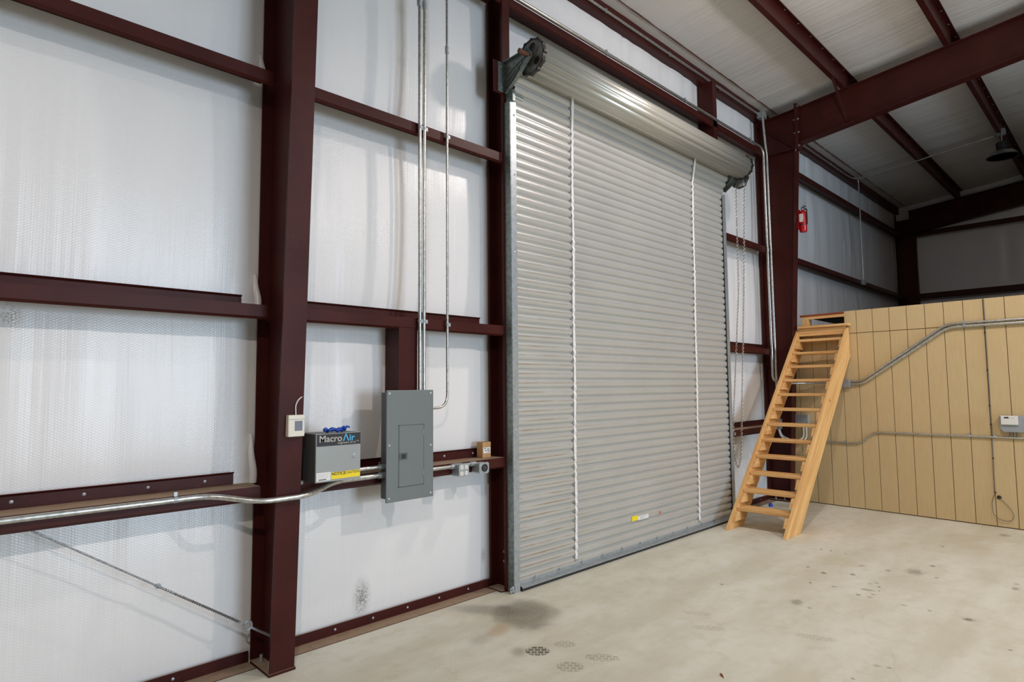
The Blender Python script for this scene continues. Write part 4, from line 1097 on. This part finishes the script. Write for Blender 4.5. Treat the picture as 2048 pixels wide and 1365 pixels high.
# box and flexible tails behind the stairs
wbx = empty('junction_box', (wx(3.56)-.04, 3.56, 1.13), 'grey box on the tan partition seen between the stair treads', 'junction box')
MB().box(wx(3.56)-.075, wx(3.56)-.004, 3.46, 3.64, 1.13, 1.26).build('box', 'gasket_grey', wbx, bevel=.004)
for k, (ya, dz) in enumerate(((3.50, 0), (3.54, .02))):
    x1 = wx(3.5)-.04
    mb = MB().tube(bend([(9.12+.03*k, 3.79, 1.05), (9.13+.03*k, 3.76, .93+dz), (9.19, 3.58, .86+dz), (x1-.02, ya-.01, .90+dz), (x1, ya, 1.13)], .09, 8), .010, 10)
    tag(mb.build('flexible_conduit', 'flex', smooth=True), ('outer' if k == 0 else 'inner')+' pale flexible conduit drooping between two boxes behind the stairs', 'conduit')

# ------------------------------------------------------------ fire extinguisher on the far column
X_ = empty('fire_extinguisher', (9.40, 3.42, 3.95), 'red fire extinguisher hung high on the far red column', 'fire extinguisher')
ex, ey = 9.405, 3.425
MB().lathe((ex, ey, 3.955), [(.0, 0), (.045, .0), (.052, .012), (.052, .27), (.046, .30), (.022, .325), (.018, .335)], 'Z', 20).build('cylinder', 'redpaint', X_, smooth=True)
MB().lathe((ex, ey, 4.285), [(.018, 0), (.02, .025), (.012, .03)], 'Z', 12).build('valve', 'galv', X_)
MB().tube([(ex, ey+.02, 4.315), (ex, ey-.05, 4.335)], .008, 6).build('handle', 'blackplastic', X_)
MB().tube([(ex, ey+.01, 4.335), (ex, ey-.045, 4.365)], .007, 6).build('lever', 'galv', X_)
MB().tube(bend([(ex, ey-.02, 4.30), (ex-.01, ey-.062, 4.29), (ex-.01, ey-.064, 4.10), (ex-.01, ey-.06, 4.06)], .03), .009, 8).build('hose', 'blackplastic', X_)
MB().lathe((ex, ey, 4.055), [(.0535, 0), (.0535, .014)], 'Z', 20).build('band', 'blackplastic', X_)
MB().box(ex-.058, ex-.05, ey-.02, ey+.03, 4.10, 4.22).build('label_patch', 'paper', X_)
MB().box(ex-.03, ex+.03, ey+.045, ey+.065, 4.0, 4.3).build('bracket', 'redpaint', X_)

# ------------------------------------------------------------ high-bay lamps
def lamp(x, y, label, lit, w=0):
    zc = 5.60+.1*(1.5-y)*.9
    zp = roofz(y)-.02
    g = empty('pendant_lamp', (x, y, zc), label, 'lamp', 'high-bay lamps')
    MB().box(x-.07, x+.07, y-.06, y+.06, zc+.36, zc+.45).build('mount_box', 'gasket_grey', g, bevel=.004)
    MB().cyl((x, y, zc+.20), (x, y, max(zc+.36, zp)), .012).build('stem', 'galv', g)
    MB().lathe((x, y, zc), [(.075, .22), (.085, .20), (.085, .10), (.07, .085)], 'Z', 20).build('ballast', 'blackplastic', g)
    sh = MB().lathe((x, y, zc), [(.225, -.03), (.222, -.022), (.17, .05), (.07, .09), (.066, .087), (.165, .046), (.216, -.024), (.220, -.03)], 'Z', 32).build('reflector', 'alum', g, smooth=True)
    MB().torus((x, y, zc-.03), .222, .007, (1, 0, 0), (0, 1, 0), 32, 6).build('rim', 'blackplastic', g)
    MB().lathe((x, y, zc), [(0, -.028), (.03, -.022), (.045, .02), (.03, .085)], 'Z', 14).build('bulb', 'lamplit' if lit else 'lampglass', g, smooth=True)
    MB().tube(bend([(x-.07, y, zc+.38), (x-.12, y, zc+.34), (x-.09, y, zc+.27), (x-.03, y, zc+.24)], .04), .005, 6).build('cord', 'blackplastic', g)
    if lit:
        add_spill = y > 0 and x > 0     # door-bay lamp gets an added point light below its rim, brightening the upper wall
        l = bpy.data.lights.new('lamp_light', 'POINT' if add_spill else 'SPOT'); l.energy = w
        if not add_spill: l.spot_size = rad(168); l.spot_blend = .5
        l.shadow_soft_size = .09; l.color = (1.0, .87, .81)
        lo = bpy.data.objects.new('lamp_light', l); COL.objects.link(lo); lo.parent = g; lo.location = (0, 0, -.13 if add_spill else -.14)
    if lit and add_spill:
            l2 = bpy.data.lights.new('lamp_light', 'SPOT'); l2.energy = w*2.1; l2.spot_size = rad(166); l2.spot_blend = .5
            l2.shadow_soft_size = .09; l2.color = l.color
            l3 = bpy.data.objects.new('lamp_light', l2); COL.objects.link(l3); l3.parent = g; l3.location = (0, 0, -.14)
    return g
lamp(13.27, 1.5, 'unlit high-bay lamp on the second purlin in the dim far bay', False)
for (x, y, w, lb) in ((5.75, 1.5, LAMP_W*.105, 'lit high-bay lamp over the roll-up door bay'), (5.75, -2.6, LAMP_W*.74, 'lit high-bay lamp in the middle of the building'),
                   (-1.9, -2.6, LAMP_W*.74, 'lit high-bay lamp in the middle of the left bay'), (-1.9, 1.5, LAMP_W*.06, 'added high-bay lamp brightening the upper wall left of the tall column')):  # last lamp is added to brighten the upper left wall
    lamp(x, y, lb, True, w)

# ------------------------------------------------------------ litter
mb = MB().lathe((8.731, 3.78, 0), [(0, 0), (.028, 0), (.03, .02), (.02, .045), (0, .048)], 'Z', 14)
tag(mb.build('blue_cap', 'blue', smooth=True), 'small blue plastic cap on the floor behind the stairs', 'cap')
mb = MB(); mb.add([(3.47, 1.815, .001), (3.50, 1.835, .001), (3.52, 1.865, .001), (3.49, 1.85, .001), (3.475, 1.82, .006), (3.50, 1.84, .010), (3.515, 1.862, .006), (3.49, 1.85, .008)], [(0, 1, 2, 3), (4, 5, 6, 7), (0, 1, 5, 4), (1, 2, 6, 5), (2, 3, 7, 6), (3, 0, 4, 7)])
for v in mb.v: v.z -= .001
tag(mb.build('dry_leaf', 'leaf'), 'small curled brown leaf on the open concrete floor', 'leaf')
